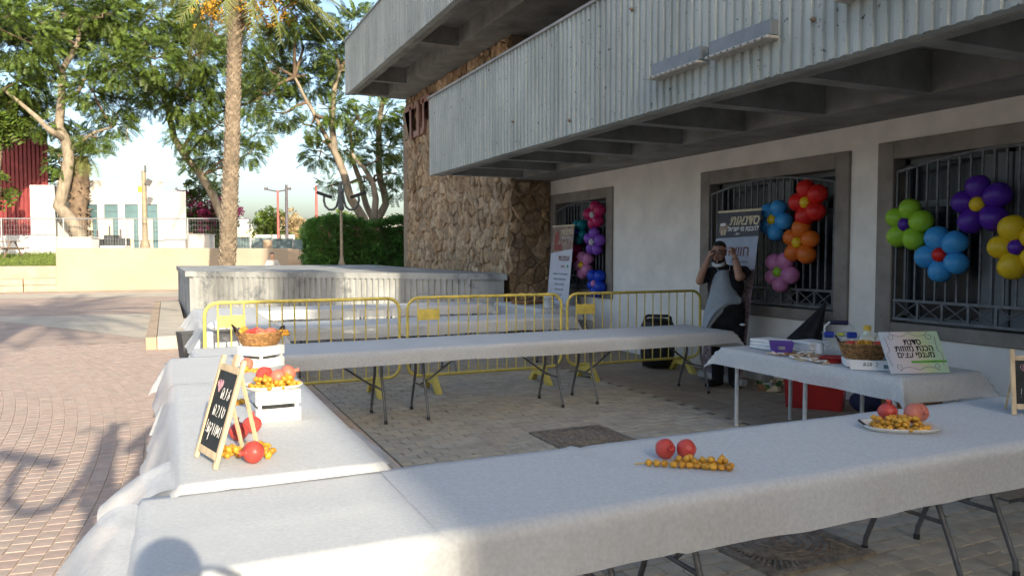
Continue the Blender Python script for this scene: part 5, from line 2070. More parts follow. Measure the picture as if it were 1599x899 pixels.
b.build("roof_room", M_whitewall, fc)
f2 = thing("far_house", "low pale building seen between hedge and stone wall", "building", (26, 84, 1.5))
b = MB()
b.box((0, 0, 2.0), (12, 5, 4.0), rz=-.42)
b.build("wall", M_whitewall, f2)

def blk(name, label, cat, c, s, m, rz=-.42, part="body", lid=None, group=None):
    t = thing(name, label, cat, (c[0], c[1], c[2]), rz, group)
    b = MB()
    b.bbox((0, 0, s[2] / 2), s, min(s) * .06)
    b.build(part, m, t)
    if lid:
        b = MB()
        b.bbox((0, 0, s[2] + .03), (s[0] * 1.04, s[1] * 1.04, .06), .01)
        b.build("lid", lid, t)
    return t
blk("utility_box", "long pale grey cabinet on top of the sand wall's terrace", "cabinet", (-3.85, 42.2, 1.5), (1.66, .8, .82), M_palegrey, lid=M_whitewall)
blk("utility_box", "low white box beside dark equipment before the white building", "cabinet", (-2.25, 42.0, 1.5), (1.2, .6, .48), M_whitewall)
for k, (x, h, lab) in enumerate(((-3.0, .8, "left dark machine behind the sand wall"), (-2.45, 1.0, "middle dark machine behind the sand wall"), (-1.95, .85, "right dark machine behind the sand wall"))):
    t = blk("machine", lab, "machine", (x, 43.2 - .3 * k, 1.5), (.5, .6, h), M_bag, group="dark machines behind the sand wall")
    b = MB()
    b.tube([(-.1, 0, h), (-.1, 0, h + .45)], .05, 6)
    b.build("pipe", M_darkpole, t)
blk("white_kiosk", "small white walled box left of the palm trunk", "kiosk", (1.78, 45.3, 1.5), (1.15, .8, 1.08), M_whitewall, lid=M_whitewall)
blk("brown_gate", "brown boarded gate between white building and white kiosk", "gate", (1.0, 48.9, 1.5), (1.0, .12, 1.32), M_barkdark)
blk("grey_booth", "tall grey green booth just behind the palm trunk's left side", "booth", (3.05, 53.4, 1.5), (.62, .8, 3.0), M_net)
t = thing("litter_bin", "round tan litter bin on the terrace before the screened fence", "bin", (4.85, 42.0, 1.5))
b = MB()
b.lathe([(.2, 0), (.23, .1), (.23, .68), (.25, .70), (.25, .76), (.1, .82), (0, .83)], 14)
b.build("drum", M_seat, t)

# picnic table on the lawn
pc = thing("picnic_table", "dark wooden picnic table on the lawn at the left edge", "picnic table", (-7.1, 42.5, 1.42), R(-24))
b = MB()
for k in range(4):
    b.box((0, -.27 + .18 * k, .74), (1.8, .16, .04))
b.build("tabletop", M_barkdark, pc)
for sy in (-1, 1):
    b = MB()
    b.box((0, sy * .72, .44), (1.8, .24, .04))
    b.build("seat", M_barkdark, pc)
for sx in (-1, 1):
    for sy in (-1, 1):
        b = MB()
        b.tube([(sx * .65, sy * .15, .72), (sx * .65, sy * .68, 0)], .045, 4, smooth=False)
        b.build("leg", M_barkdark, pc)
    b = MB()
    b.box((sx * .65, 0, .40), (.05, 1.6, .08))
    b.build("crossbeam", M_barkdark, pc)

# unseen block added behind the viewer, stepped to throw shade and cut sky glow
fl = thing("light_blocker", "plain apartment block behind the viewer shading the tables", "building", (15, -34, 0))
for (x0, x1, h) in ((1.22, 2.60, 13.85), (2.61, 3.75, 17.3), (3.76, 4.93, 14.85), (4.94, 6.0, 25.0), (6.01, 9.2, 20.8), (9.21, 34, 38.0)):
    b = LB(fl)
    b.box(((x0 + x1) / 2, -33, h / 2), (x1 - x0, 10, h))
    w = b.build("wall", M_conc, fl)
for k in range(6):
    for j in range(6):
        b = LB(fl)
        b.box((8 + 4 * k, -27.98, 3 + 3.3 * j), (1.6, .06, 1.5))
        b.build("window", M_winglass, fl)

f3 = thing("light_blocker", "second plain apartment block behind the viewer on the plaza side", "building", (-24, -35, 0))  # out of view, added to block the bright sky around the sun
b = LB(f3)
b.box((-24, -35, 12), (30, 10, 24))
b.build("wall", M_conc, f3)
b = LB(f3)
b.box((-3.9, -35, 5.1), (10.15, 10, 10.2))
b.build("low_glow_block", M_conc, f3)  # added low mass, stays under the sun and blocks the glow below it
for k in range(7):
    for j in range(6):
        b = LB(f3)
        b.box((-36 + 4 * k, -29.97, 3 + 3.3 * j), (1.6, .06, 1.5))
        b.build("window", M_winglass, f3)
# unseen trees added behind the viewer to keep sky glow off the cloths
for i, (x, y, C_) in enumerate(((6.3, -11.0, [(6.3, -11, 8.4, 1.8), (5.6, -10.7, 6.8, 1.8), (7.0, -11.2, 6.4, 1.8), (6.3, -11, 5.0, 1.6), (4.6, -10.8, 7.4, 1.5)]),
                                (10.4, -11.4, [(10.4, -11.4, 8.6, 2.0), (9.6, -11.2, 7.0, 2.0), (11.2, -11.6, 6.8, 2.0), (10.4, -11.4, 5.2, 1.8)]))):
    bush(["nearer", "farther"][i] + " leafy street tree standing behind the viewer", "glow_blocker_tree", "tree", C_, 130, .36, M_leafdark, 80 + i, (x, y, 0), "street trees behind the viewer", .14)

# litter on the paving
b = MB()
for k in range(170):
    x, y = rnd.uniform(1.8, 6.6), rnd.uniform(3.0, 12.5)
    a, s_ = rnd.uniform(0, 6.28), rnd.uniform(.008, .026)
    c_, q_ = math.cos(a) * s_, math.sin(a) * s_
    b.add([(x - c_, y - q_, .005), (x + q_ * .4, y - c_ * .4, .010), (x + c_, y + q_, .006), (x - q_ * .4, y + c_ * .4, .013)], [(0, 1, 2, 3)], False)
o = b.build("fallen_leaves", M_barkdark, fixn=False)
o["kind"] = "stuff"
# ------------------------------------------------------------------ balloon flowers
BALL = {}
def balloon_mesh(m, centre=False):
    key = (m.name, centre)
    if key not in BALL:
        b = MB()
        if centre:
            b.ball((0, 0, 0), (0.066, 0.066, 0.056), 14, 10)
        else:
            # petal balloon: pear shaped, neck at the origin, pointing along +x
            prof = [(0.0, 0.0)]
            for k in range(1, 12):
                a = PI * k / 12
                prof.append((0.106 * math.sin(a) ** .86 * (1 - .10 * math.cos(a)), 0.008 + 0.113 * (1 - math.cos(a))))
            prof.append((0.0, 0.234))
            M = Matrix.Rotation(PI / 2, 4, 'Y')
            b.M = M
            b.lathe(prof, 14)
        BALL[key] = b.mesh("balloon", m)
    return BALL[key]
def balloonmat(name, col):
    return mat(name, col, 0.36, 0.06, 3, spec=0.4, trans=0.14)
BM = {k: balloonmat(k + "_balloon", c) for k, c in dict(magenta=(0.50, 0.015, 0.12), teal=(0.0, 0.22, 0.26), violet=(0.24, 0.08, 0.52), pink=(0.66, 0.24, 0.46), blue=(0.01, 0.06, 0.55), sky=(0.06, 0.36, 0.76), red=(0.70, 0.02, 0.015), orange=(0.75, 0.17, 0.02), green=(0.33, 0.62, 0.04), purple=(0.085, 0.018, 0.34), yellow=(0.82, 0.56, 0.02), white=(0.62, 0.56, 0.62), cyan=(0.05, 0.28, 0.42)).items()}
def flower(label, y, z, petal, centre, rot, s=1.0, x=6.93):
    M = basis((x, y, z), (0, -1, 0), (0, 0, 1))
    t = thing("balloon_flower", label, "balloon flower", (x, y, z), 0, "balloon flowers tied to the window grilles")
    inv = t.matrix_basis.inverted()
    for k in range(5):
        a = rot + 2 * PI * k / 5
        o = put("petal_balloon", balloon_mesh(BM[petal]), t)
        o.matrix_local = inv @ M @ Matrix.Rotation(a, 4, 'Z') @ Matrix.Translation((0.03 * s, 0, rnd.uniform(-.01, .02))) @ Matrix.Rotation(rnd.uniform(-.12, .12), 4, 'Y') @ Matrix.Scale(s * rnd.uniform(.93, 1.05), 4)
    o = put("centre_balloon", balloon_mesh(BM[centre], True), t)
    o.matrix_local = inv @ M @ Matrix.Translation((0, 0, 0.055 * s)) @ Matrix.Scale(s, 4)
    b = LB(t)
    b.tube([(x + .01, y, z), (WX - .02, y, z + .01)], 0.006, 5)
    b.build("string", M_black, t)
for a in [
    ("magenta balloon flower with a white centre at the top of the far window", 11.83, 2.33, "magenta", "white", 0.5, 1.0),
    ("teal balloon flower with a blue centre in the far window", 12.38, 2.04, "teal", "blue", 0.9, 0.92),
    ("violet balloon flower with a white centre in the far window", 11.85, 1.85, "violet", "white", 0.2, 1.0),
    ("magenta balloon flower with a blue centre overlapping the first banner", 12.66, 1.73, "magenta", "cyan", 0.1, 1.0),
    ("pink balloon flower with a yellow centre in the far window", 12.22, 1.44, "pink", "yellow", 0.7, 1.0),
    ("deep blue balloon flower with a pink centre low in the far window", 11.77, 1.12, "blue", "pink", 0.9, 1.0),
    ("sky blue balloon flower with a yellow centre beside the second banner", 7.42, 2.08, "sky", "yellow", 1.1, 0.98),
    ("red balloon flower with a yellow centre at the top of the middle window", 6.87, 2.26, "red", "yellow", 0.55, 1.06),
    ("orange balloon flower with a yellow centre in the middle window", 6.99, 1.79, "orange", "yellow", 0.25, 1.03),
    ("pink balloon flower with a green centre low in the middle window", 7.31, 1.43, "pink", "green", 1.05, 0.98),
    ("lime green balloon flower with a purple centre in the right window", 5.53, 1.96, "green", "purple", 0.15, 1.02),
    ("dark purple balloon flower with a yellow centre in the right window", 4.76, 2.12, "purple", "yellow", 0.45, 1.10),
    ("sky blue balloon flower with a red centre in the right window", 5.13, 1.65, "sky", "red", 0.75, 1.08),
    ("yellow balloon flower with a purple centre cut by the right picture edge", 4.39, 1.72, "yellow", "purple", 0.62, 1.08)]:
    flower(*a)

# ------------------------------------------------------------------ roll-up banners
M_bdark = mat("banner_charcoal", (0.055, 0.06, 0.075), 0.6, 0.1, 3)
M_bsky = mat("banner_print_haze", (0.46, 0.48, 0.58), 0.6, 0.12, 2.2, col2=(0.25, 0.31, 0.40))
M_bbark = mat("banner_print_bark", (0.40, 0.28, 0.30), 0.6, 0.3, 26, col2=(0.05, 0.035, 0.035))
M_btan = mat("banner_print_tan", (0.42, 0.31, 0.24), 0.6, 0.3, 12, col2=(0.16, 0.09, 0.07))
M_bwhite = mat("banner_white", (0.62, 0.62, 0.68), 0.6, 0.03, 3)
M_bred = mat("banner_red_print", (0.30, 0.07, 0.05), 0.6, 0.15, 8)
M_ink = mat("black_ink", (0.02, 0.018, 0.02), 0.7, 0.2, 12)
M_inkgold = mat("gold_ink", (0.62, 0.54, 0.36), 0.6, 0.1, 12)
M_inkwhite = mat("white_ink", (0.75, 0.75, 0.74), 0.6, 0.05, 12)
M_inkbrown = mat("brown_ink", (0.20, 0.07, 0.04), 0.7, 0.15, 12)
M_inkgrey = mat("grey_ink", (0.26, 0.26, 0.29), 0.7, 0.15, 12)
M_inkgreen = mat("green_ink", (0.05, 0.28, 0.08), 0.7, 0.15, 12)
def banner(label, foot, top, w, bands, texts, pics):
    foot, top = Vector(foot), Vector(top)
    t = thing("rollup_banner", label, "banner", foot, 0, "roll-up banners before the windows")
    inv = t.matrix_basis.inverted()
    u = (top - foot)
    H = u.length
    M = inv @ basis(foot, (0, -1, 0), u)
    b = MB(M)
    b.bbox((0, 0.045, -.02), (w + .05, 0.09, 0.12), 0.015)
    b.build("base_case", M_steel, t)
    b = MB(M)
    b.bbox((0, H - .012, 0.0), (w + .015, 0.03, 0.024), 0.006)
    b.build("top_rail", M_inkgold, t)
    b = MB(M)
    b.tube([(0, .08, -.03), (0, H - .02, -.015)], 0.010, 6)
    b.build("support_pole", M_steel, t)
    b = MB(M)
    for (y0, y1, m, cut) in bands:
        b.use(m)
        z = 0.0
        b.add([(-w / 2, y0 + cut[0], z), (w / 2, y0 + cut[1], z), (w / 2, y1 + cut[3], z), (-w / 2, y1 + cut[2], z), (-w / 2, y0 + cut[0], z - .003), (w / 2, y0 + cut[1], z - .003), (w / 2, y1 + cut[3], z - .003), (-w / 2, y1 + cut[2], z - .003)], [(0, 1, 2, 3), (7, 6, 5, 4), (0, 4, 5, 1), (1, 5, 6, 2), (3, 2, 6, 7), (0, 3, 7, 4)], False)
    sh = b.build("printed_sheet", None, t)
    for (s, x, y, size, m, kw) in texts:
        lettering("lettering", s, size, m, sh, M @ Matrix.Translation((x, y, 0.003)), **kw)
    for (kind, x, y, sx, sy, m) in pics:
        b = MB(M)
        if kind == 'box':
            b.box((x, y, 0.0022), (sx, sy, 0.002))
        else:
            b.lathe([(1.0, 0.001), (0.9, 0.003), (0, 0.003)], 20)
            b.v = [tuple(M @ Vector((x + (M.inverted() @ Vector(p)).x * sx, y + (M.inverted() @ Vector(p)).y * sy, (M.inverted() @ Vector(p)).z))) for p in b.v]
        b.build("print", m, sh)
    return t
Z4 = (0, 0, 0, 0)
lines = []
banner("dark headed roll-up banner standing behind the man, lower part printed with bark", (6.44, 7.83, 0.02), (6.72, 7.83, 2.215), 0.80,
       [(0.1, 1.42, M_bbark, (0, 0, .0, .03)), (1.42, 1.85, M_bsky, (0, .03, 0, .02)), (1.85, 2.2, M_bdark, (0, .02, 0, 0))],
       [("סדנאות", 0.385, 2.02, 0.175, M_inkgold, dict(align='RIGHT', shear=0.22, bold=.0045)),
        ("להבנת מי ישראל", 0.385, 1.94, 0.085, M_inkwhite, dict(align='RIGHT', shear=0.22, bold=.002)),
        ("ועוד...", 0.05, 1.89, 0.045, M_inkwhite, dict(align='RIGHT', shear=.2)),
        ("חוויה ע", 0.27, 1.62, 0.19, M_inkbrown, dict(align='RIGHT', bold=.0015)),
        ("סדנת יצירה בטבע", 0.27, 1.53, 0.045, M_inkgrey, dict(align='RIGHT'))],
       [('disc', -.27, 1.98, .085, .08, M_btan), ('box', -.29, 2.03, .10, .035, M_inkwhite), ('box', -.235, 1.93, .025, .08, M_inkgold), ('box', -.29, 1.92, .03, .06, M_inkgold), ('box', .02, 1.70, .012, .06, M_bred)])
ltx = [("אומנות", 0.13, 1.50, 0.15, M_inkbrown, dict(bold=.002)), ("וטבע", 0.10, 1.375, 0.07, M_bred, dict())]
for k, (ww, s) in enumerate(((0, "סדנאות יצירה לכל המשפחה"), (1, "עבודה בחומרים טבעיים"), (1, "קליעה בענפי תמר"), (1, "הכנת כדים מחמר"), (1, "אריגה וצביעה"), (2, "לקבוצות ולבתי ספר"), (2, "פעילות לימי הולדת"), (2, "בתיאום מראש"))):
    ltx.append((s, 0.02, 1.24 - .095 * k, 0.05, [M_inkgrey, M_inkgrey, M_inkbrown][ww], dict()))
banner("white roll-up banner with a brown picture head in front of the far window", (6.52, 12.62, 0.02), (6.72, 12.62, 2.17), 0.84,
       [(0.1, 1.66, M_bwhite, (0, 0, -.02, .06)), (1.66, 2.16, M_btan, (-.02, .06, 0, 0))],
       [("סדנאות", 0.39, 1.985, 0.15, M_inkgold, dict(align='RIGHT', shear=.2, bold=.003)), ("להבנת מי ישראל", 0.39, 1.90, 0.06, M_inkwhite, dict(align='RIGHT', shear=.2))] + ltx,
       [('disc', -.22, 1.93, .10, .12, M_bred), ('box', -.15, 1.75, .30, .12, M_bred), ('disc', .29, 1.40, .03, .03, M_inkgreen)])

# ------------------------------------------------------------------ things on and under the craft table
ZC = 0.755
def flat_stack(label, x, y, z, n, s, m, name, cat, rz0=0, group=None):
    t = thing(name, label, cat, (x, y, z), rz0, group)
    for k in range(n):
        b = MB()
        b.bbox((rnd.uniform(-.01, .01), rnd.uniform(-.01, .01), s[2] * (k + .5)), (s[0], s[1], s[2] * .92), min(s[2] * .2, .006), rz=rnd.uniform(-.06, .06))
        b.build("sheet_pack", m, t)
    return t
flat_stack("left stack of white paper packs behind the purple bin", 5.28, 5.66, ZC, 3, (.26, .34, .03), M_paper, "paper_stack", "paper stack", .1)
flat_stack("right stack of white paper packs between purple bin and paper cup", 5.46, 5.36, ZC, 4, (.24, .24, .025), M_paper, "paper_stack", "paper stack", -.12)
t = thing("bin_box", "purple plastic bin box near the left end of the craft table", "bin", (5.12, 5.38, ZC), R(-40))
b = MB()
def frus(b, w0, d0, w1, d1, h, th=.006):
    o0 = [(-w0, -d0, 0), (w0, -d0, 0), (w0, d0, 0), (-w0, d0, 0)]
    o1 = [(-w1, -d1, h), (w1, -d1, h), (w1, d1, h), (-w1, d1, h)]
    i1 = [(-w1 + th, -d1 + th, h), (w1 - th, -d1 + th, h), (w1 - th, d1 - th, h), (-w1 + th, d1 - th, h)]
    i0 = [(-w0 + th, -d0 + th, th), (w0 - th, -d0 + th, th), (w0 - th, d0 - th, th), (-w0 + th, d0 - th, th)]
    vs = o0 + o1 + i1 + i0
    fs = [(3, 2, 1, 0), (12, 13, 14, 15)]
    for l in (0, 4, 8):
        for k in range(4):
            fs.append((l + k, l + (k + 1) % 4, l + 4 + (k + 1) % 4, l + 4 + k))
    b.add(vs, fs, False)
frus(b, .085, .07, .105, .09, .105)
b.build("tub", M_purple, t)
b = MB()
b.bbox((0, -.083, .055), (.06, .004, .03), .001)
b.build("label_plate", M_inkgrey, t)
# scattered wooden pieces
wm = [M_wood, M_seat, M_card, M_paper]
kinds = [("craft_stick", "stick"), ("wood_slice", "wood slice"), ("paper_strip", "strip")]
for k in range(70):
    f = rnd.uniform(0, 1)
    x, y = 4.98 + rnd.uniform(-.05, .30) - f * .02, 5.34 - .66 * f
    a = rnd.uniform(0, PI)
    b = MB()
    b.bbox((0, 0, 0.006), (rnd.uniform(.06, .13), rnd.uniform(.012, .035), .010), .002)
    o = b.build("craft_stick", wm[k % 4])
    o.location = (x, y, ZC + .002 + rnd.uniform(0, .012))
    o.rotation_euler = (0, rnd.uniform(-.05, .05), a)
    tag(o, "small wooden stick lying among the loose craft pieces on the craft table", "craft stick", "loose craft pieces on the craft table")
for k in range(3):
    b = MB()
    b.lathe([(0, .0), (.10, .0), (.115, .012), (.11, .012), (.095, .004), (0, .004)], 20)
    o = b.build("red_plate", M_redcrate)
    o.location = (5.12 + .015 * k, 4.78 + .01 * k, ZC + .012 * k)
    tag(o, ["lowest", "middle", "topmost"][k] + " red plate of the small stack left of the wicker basket", "plate", "red plates on the craft table")
t = thing("paper_cup", "white paper cup standing upside down beside the clear carry box", "cup", (5.42, 5.22, ZC))
b = MB()
b.lathe([(.036, 0), (.038, .004), (.036, .008), (.027, .09), (.0, .09)], 16)
b.build("cup_wall", M_paper, t)
# carry box
t = thing("carry_box", "clear carry box with blue latches and dark handle on the craft table", "storage box", (5.53, 5.10, ZC), R(-38))
b = MB()
b.bbox((0, 0, .085), (.26, .17, .17), .012)
b.build("tub", M_clear, t)
b = MB()
b.bbox((0, 0, .185), (.27, .18, .028), .01)
b.build("lid", M_clear, t)
for sx in (-1, 1):
    b = MB()
    b.bbox((sx * .095, -.085, .185), (.085, .03, .055), .01)
    b.build("latch", M_blue, t)
b = MB()
b.bbox((0, -.088, .19), (.06, .028, .022), .006)
b.build("clasp", M_lime, t)
b = MB()
b.tube([(-.12, 0, .19), (-.12, 0, .25), (-.085, 0, .285), (.085, 0, .285), (.12, 0, .25), (.12, 0, .19)], .009, 8)
hd = b.build("handle_bow", M_palegrey, t)
b = MB()
b.tube([(-.075, 0, .287), (.075, 0, .287)], .020, 8)
b.build("grip", M_navy, hd)
# small white bottle and jug
t = thing("glue_bottle", "small white bottle with a dark label right of the carry box", "bottle", (5.50, 4.93, ZC))
b = MB()
b.lathe([(.032, 0), (.034, .006), (.034, .10), (.022, .125), (.012, .13), (.012, .15), (0, .152)], 14)
b.build("flask", M_paper, t)
b = MB()
b.lathe([(.0348, .03), (.0348, .085)], 14)
b.build("label_wrap", M_inkgrey, t)
t = thing("jug", "milky canister with a yellow cap behind the wicker basket", "canister", (5.66, 4.88, ZC), R(-35))
b = MB()
b.bbox((-.02, 0, .10), (.14, .11, .20), .025)
b.lathe([(.045, .195), (.03, .225), (.03, .235)], 12, (-.02, 0, 0))
b.build("flask", M_milk, t)
b = MB()
b.lathe([(.034, .232), (.034, .265), (.028, .275), (0, .276)], 12, (-.02, 0, 0))
b.build("cap", M_yellowcap, t)
b = MB()
b.tube([(.05, 0, .19), (.10, 0, .17), (.105, 0, .08), (.05, 0, .05)], .014, 8)
b.build("handle", M_milk, t)
t = thing("plastic_bag", "crumpled clear plastic bag behind basket and poster", "bag", (5.62, 4.66, ZC))
b = MB()
b.ball((0, 0, .075), (.10, .13, .075), 14, 9)
for i, p in enumerate(b.v):
    q = 1 + .22 * noise.noise((p[0] * 14, p[1] * 14, p[2] * 14))
    b.v[i] = (p[0] * q, p[1] * q, max(.001, p[2] * q))
b.smooth = False
b.build("film", M_milk, t)
# basket, card, poster
basket("shaded wicker basket of fruit on the craft table beside the poster", 5.18, 4.52, ZC + .055, 0.185, 0.14, 0.125, R(-38), handles=((-1, .7), (1, 1.2)))
blk("basket_stand", "low white box under the shaded wicker basket", "box", (5.17, 4.51, ZC), (.30, .24, .055), M_paper, rz=R(-38))
g = "fruit in the shaded basket"
for i, (dx, dy, lab, k) in enumerate(((-.09, .06, "red pomegranate at the left in the shaded basket", "red"), (-.03, .02, "pinkish pomegranate in the middle of the shaded basket", "pink"), (.09, -.07, "red pomegranate at the right in the shaded basket", "red"))):
    pome(lab, 5.18 + dx, 4.52 + dy, ZC + .055 + .10, .047, k, (rnd.uniform(.6, 1.4), rnd.uniform(-.6, .6), 0), g)
dates("yellow dates spilling over the front rim of the shaded basket", scatter(5.11, 4.45, ZC + .055 + .115, .06, .05, 14, 2), [(5.1, 4.5, ZC + .17), (5.1, 4.45, ZC + .18), (5.1, 4.42, ZC + .17)], s=1.1)
def upright(M, w, h, m, name, parent, th=.004):
    b = MB(M)
    b.box((0, h / 2, -th / 2), (w, h, th))
    return b.build(name, m, parent)
cd_base = Vector((5.01, 4.30, ZC + .001))
t = thing("name_card", "white card with handwriting leaning before the shaded basket", "card", cd_base)
M = t.matrix_basis.inverted() @ basis(cd_base, (.76, -.65, 0), (.15, .17, 1))
c0 = upright(M, .30, .075, M_paper, "card", t)
cursive("באהבה", M @ Matrix.Translation((0, .03, .001)), .030, c0, name="handwriting", m=M_ink, rad=.0016)
b = MB(M)
b.box((.11, .03, .0012), (.035, .03, .001))
b.build("emblem", M_winglass, c0)
M_post1 = None
def postermat():
    m = bpy.data.materials.new("poster_print")
    m.use_nodes = True
    t = m.node_tree
    N, L = t.nodes, t.links
    bs = N["Principled BSDF"]
    bs.inputs["Roughness"].default_value = .6
    tc = N.new("ShaderNodeTexCoord")
    sp = N.new("ShaderNodeSeparateXYZ")
    L.new(tc.outputs["Generated"], sp.inputs[0])
    nz = N.new("ShaderNodeTexNoise")
    nz.inputs["Scale"].default_value = 3
    L.new(tc.outputs["Generated"], nz.inputs["Vector"])
    ad = N.new("ShaderNodeMath")
    ad.operation = 'MULTIPLY_ADD'
    L.new(nz.outputs[0], ad.inputs[0])
    ad.inputs[1].default_value = .35
    L.new(sp.outputs[0], ad.inputs[2])
    r = N.new("ShaderNodeValToRGB")
    cols = [(0.14, (.40, .52, .66)), (.42, (.62, .60, .66)), (.62, (.66, .58, .58)), (.85, (.55, .62, .36)), (1.1, (.46, .64, .46))]
    e = r.color_ramp.elements
    e[0].position, e[0].color = .1, cols[0][1] + (1,)
    e[1].position, e[1].color = 1.0, cols[4][1] + (1,)
    for p, c in ((.42, cols[1][1]), (.60, cols[2][1]), (.82, cols[3][1])):
        q = e.new(p)
        q.color = c + (1,)
    L.new(ad.outputs[0], r.inputs[0])
    L.new(r.outputs[0], bs.inputs["Base Color"])
    return m
pb = Vector((5.235, 4.035, ZC + .001))
t = thing("poster_board", "pastel workshop poster with black Hebrew lettering propped on the craft table", "poster", pb)
M = t.matrix_basis.inverted() @ basis(pb, (.965, -.262, 0), (.09, .335, 1))
M = M @ Matrix(((1, -.14, 0, 0), (0, 1, 0, 0), (0, 0, 1, 0), (0, 0, 0, 1)))
pw, phh = .50, .325
sheet_ = upright(M, pw, phh, postermat(), "sheet", t, .006)
for s, y in (("סדנת", .222), ("הכנת מזוזות", .172), ("מענפי עצים", .122)):
    lettering("lettering", s, .066, M_ink, sheet_, M @ Matrix.Translation((.01, y, .001)), bold=.0012)
b = MB(M)
b.box((.10, .088, .0008), (.30, .018, .001))
b.build("green_stroke", mat("green_print", (.14, .42, .06), .7, .2, 9), sheet_)
def scroll(pts, r=.0022):
    b = MB(M)
    b.tube([(p[0], p[1], .0012) for p in pts], r, 5)
    b.build("scroll_line", M_inkgrey, sheet_)
def spiral(cx, cy, r, a0, turns, n=22):
    return [(cx + r * (1 - .8 * k / n) * math.cos(a0 + turns * 2 * PI * k / n), cy + r * (1 - .8 * k / n) * math.sin(a0 + turns * 2 * PI * k / n)) for k in range(n + 1)]
for sx in (-1, 1):
    scroll([(sx * (.215 + .02 * math.sin(PI * k / 12) * (1 if k < 6 else -.6)), .06 + .225 * k / 12) for k in range(13)])
    scroll(spiral(sx * .165, .285, .032, PI / 2, sx * 1.2))
    scroll(spiral(sx * .165, .05, .030, -PI / 2, -sx * 1.2))
    scroll([(sx * (.16 - .16 * k / 10), .315 - .028 * math.sin(PI * k / 10)) for k in range(11)])
    scroll([(sx * (.17 - .17 * k / 10), .022 + .026 * math.sin(PI * k / 10)) for k in range(11)])
    scroll([(sx * .03, .318), (sx * .015, .325), (0, .318)])
b = MB(t.matrix_basis.inverted())
b.tube([pb + Vector((.12, .16, .25)), pb + Vector((.16, .26, .0))], .006, 5)
b.build("strut", M_card, t)

# under the craft table
t = thing("plastic_crate", "red plastic crate on the paving under the craft table", "crate", (6.42, 6.22, 0), R(-52))
b = MB()
frus(b, .28, .19, .30, .21, .30, .012)
b.build("tub", M_redcrate, t)
b = MB()
for sy in (-1, 1):
    b.box((0, sy * .213, .285), (.61, .012, .025))
for sx in (-1, 1):
    b.box((sx * .303, 0, .2845), (.012, .43, .025))
b.build("rim", M_redcrate, t)
t = thing("duffel_bag", "dark navy bag slumped beside the red crate under the craft table", "bag", (6.62, 5.62, 0), R(-50))
b = MB()
b.ball((0, 0, .14), (.24, .17, .15), 16, 10)
for i, p in enumerate(b.v):
    q = 1 + .12 * noise.noise((p[0] * 7, p[1] * 7, p[2] * 7))
    b.v[i] = (p[0] * q, p[1] * q, max(.002, p[2] * q))
b.build("sack", M_navy, t)
b = MB()
b.tube([(-.12, 0, .27), (-.06, 0, .34), (.06, 0, .34), (.12, 0, .27)], .012, 6)
b.build("strap", M_black, t)
for (x, y, s, lab, rz) in ((6.55, 5.15, (.42, .32, .26), "brown cardboard box under the craft table, the left of two", -.4), (6.62, 4.62, (.40, .34, .22), "brown cardboard box under the craft table, the right of two", -.5)):
    t = thing("cardboard_box", lab, "box", (x, y, 0), rz, "cardboard boxes under the craft table")
    b = MB()
    frus(b, s[0] / 2, s[1] / 2, s[0] / 2 + .001, s[1] / 2 + .001, s[2], .006)
    b.build("carton", M_card, t)
    for sx in (-1, 1):
        b = MB()
        b.box((sx * (s[0] / 2 + .06), 0, s[2] + .03), (.14, s[1], .006), rot=Matrix.Rotation(-sx * .45, 3, 'Y'))
        b.build("flap", M_card, t)
# rubble and offcuts beside the wall
for k in range(14):
    b = MB()
    b.bbox((0, 0, .03), (rnd.uniform(.06, .2), rnd.uniform(.04, .1), rnd.uniform(.03, .08)), .008)
    o = b.build("timber_offcut", [M_wood, M_card, M_conc, M_leafdark][k % 4])
    o.location = (6.72 + rnd.uniform(-.16, .2), 7.45 - .035 * k + rnd.uniform(-.05, .05), .01 + .03 * (k % 3))
    o.rotation_euler = (rnd.uniform(-.2, .2), rnd.uniform(-.2, .2), rnd.uniform(0, 3))
    tag(o, "short offcut in the heap at the wall foot left of the red crate", "offcut", "offcuts at the foot of the wall")

# black cloth bag hanging in a fold from the window sill
t = thing("folded_umbrella", "black folded umbrella leaning point up against the middle window's surround", "umbrella", (6.80, 6.66, 0))
b = LB(t)
tip = Vector((6.90, 6.56, 1.10))
def umb(u, v):
    a = u * 2 * PI
    r = .012 + .20 * v ** 1.1 * (1 + .16 * math.cos(6 * a))
    c = tip.lerp(Vector((6.74, 6.74, .60)), v)
    return (c.x + r * .7 * math.cos(a), c.y + r * math.sin(a), c.z + .03 * v * math.cos(6 * a))
b.grid(umb, 36, 8)
b.build("canopy", M_blackcloth, t)
b = LB(t)
b.tube([tip + Vector((.006, -.006, .05)), (6.74, 6.74, .60), (6.66, 6.84, .03)], .010, 8)
b.build("shaft", M_black, t)
b = LB(t)
b.tube([(6.66, 6.84, .03), (6.65, 6.85, .012), (6.62, 6.83, .014), (6.61, 6.80, .04)], .014, 8)
b.build("handle", M_black, t)

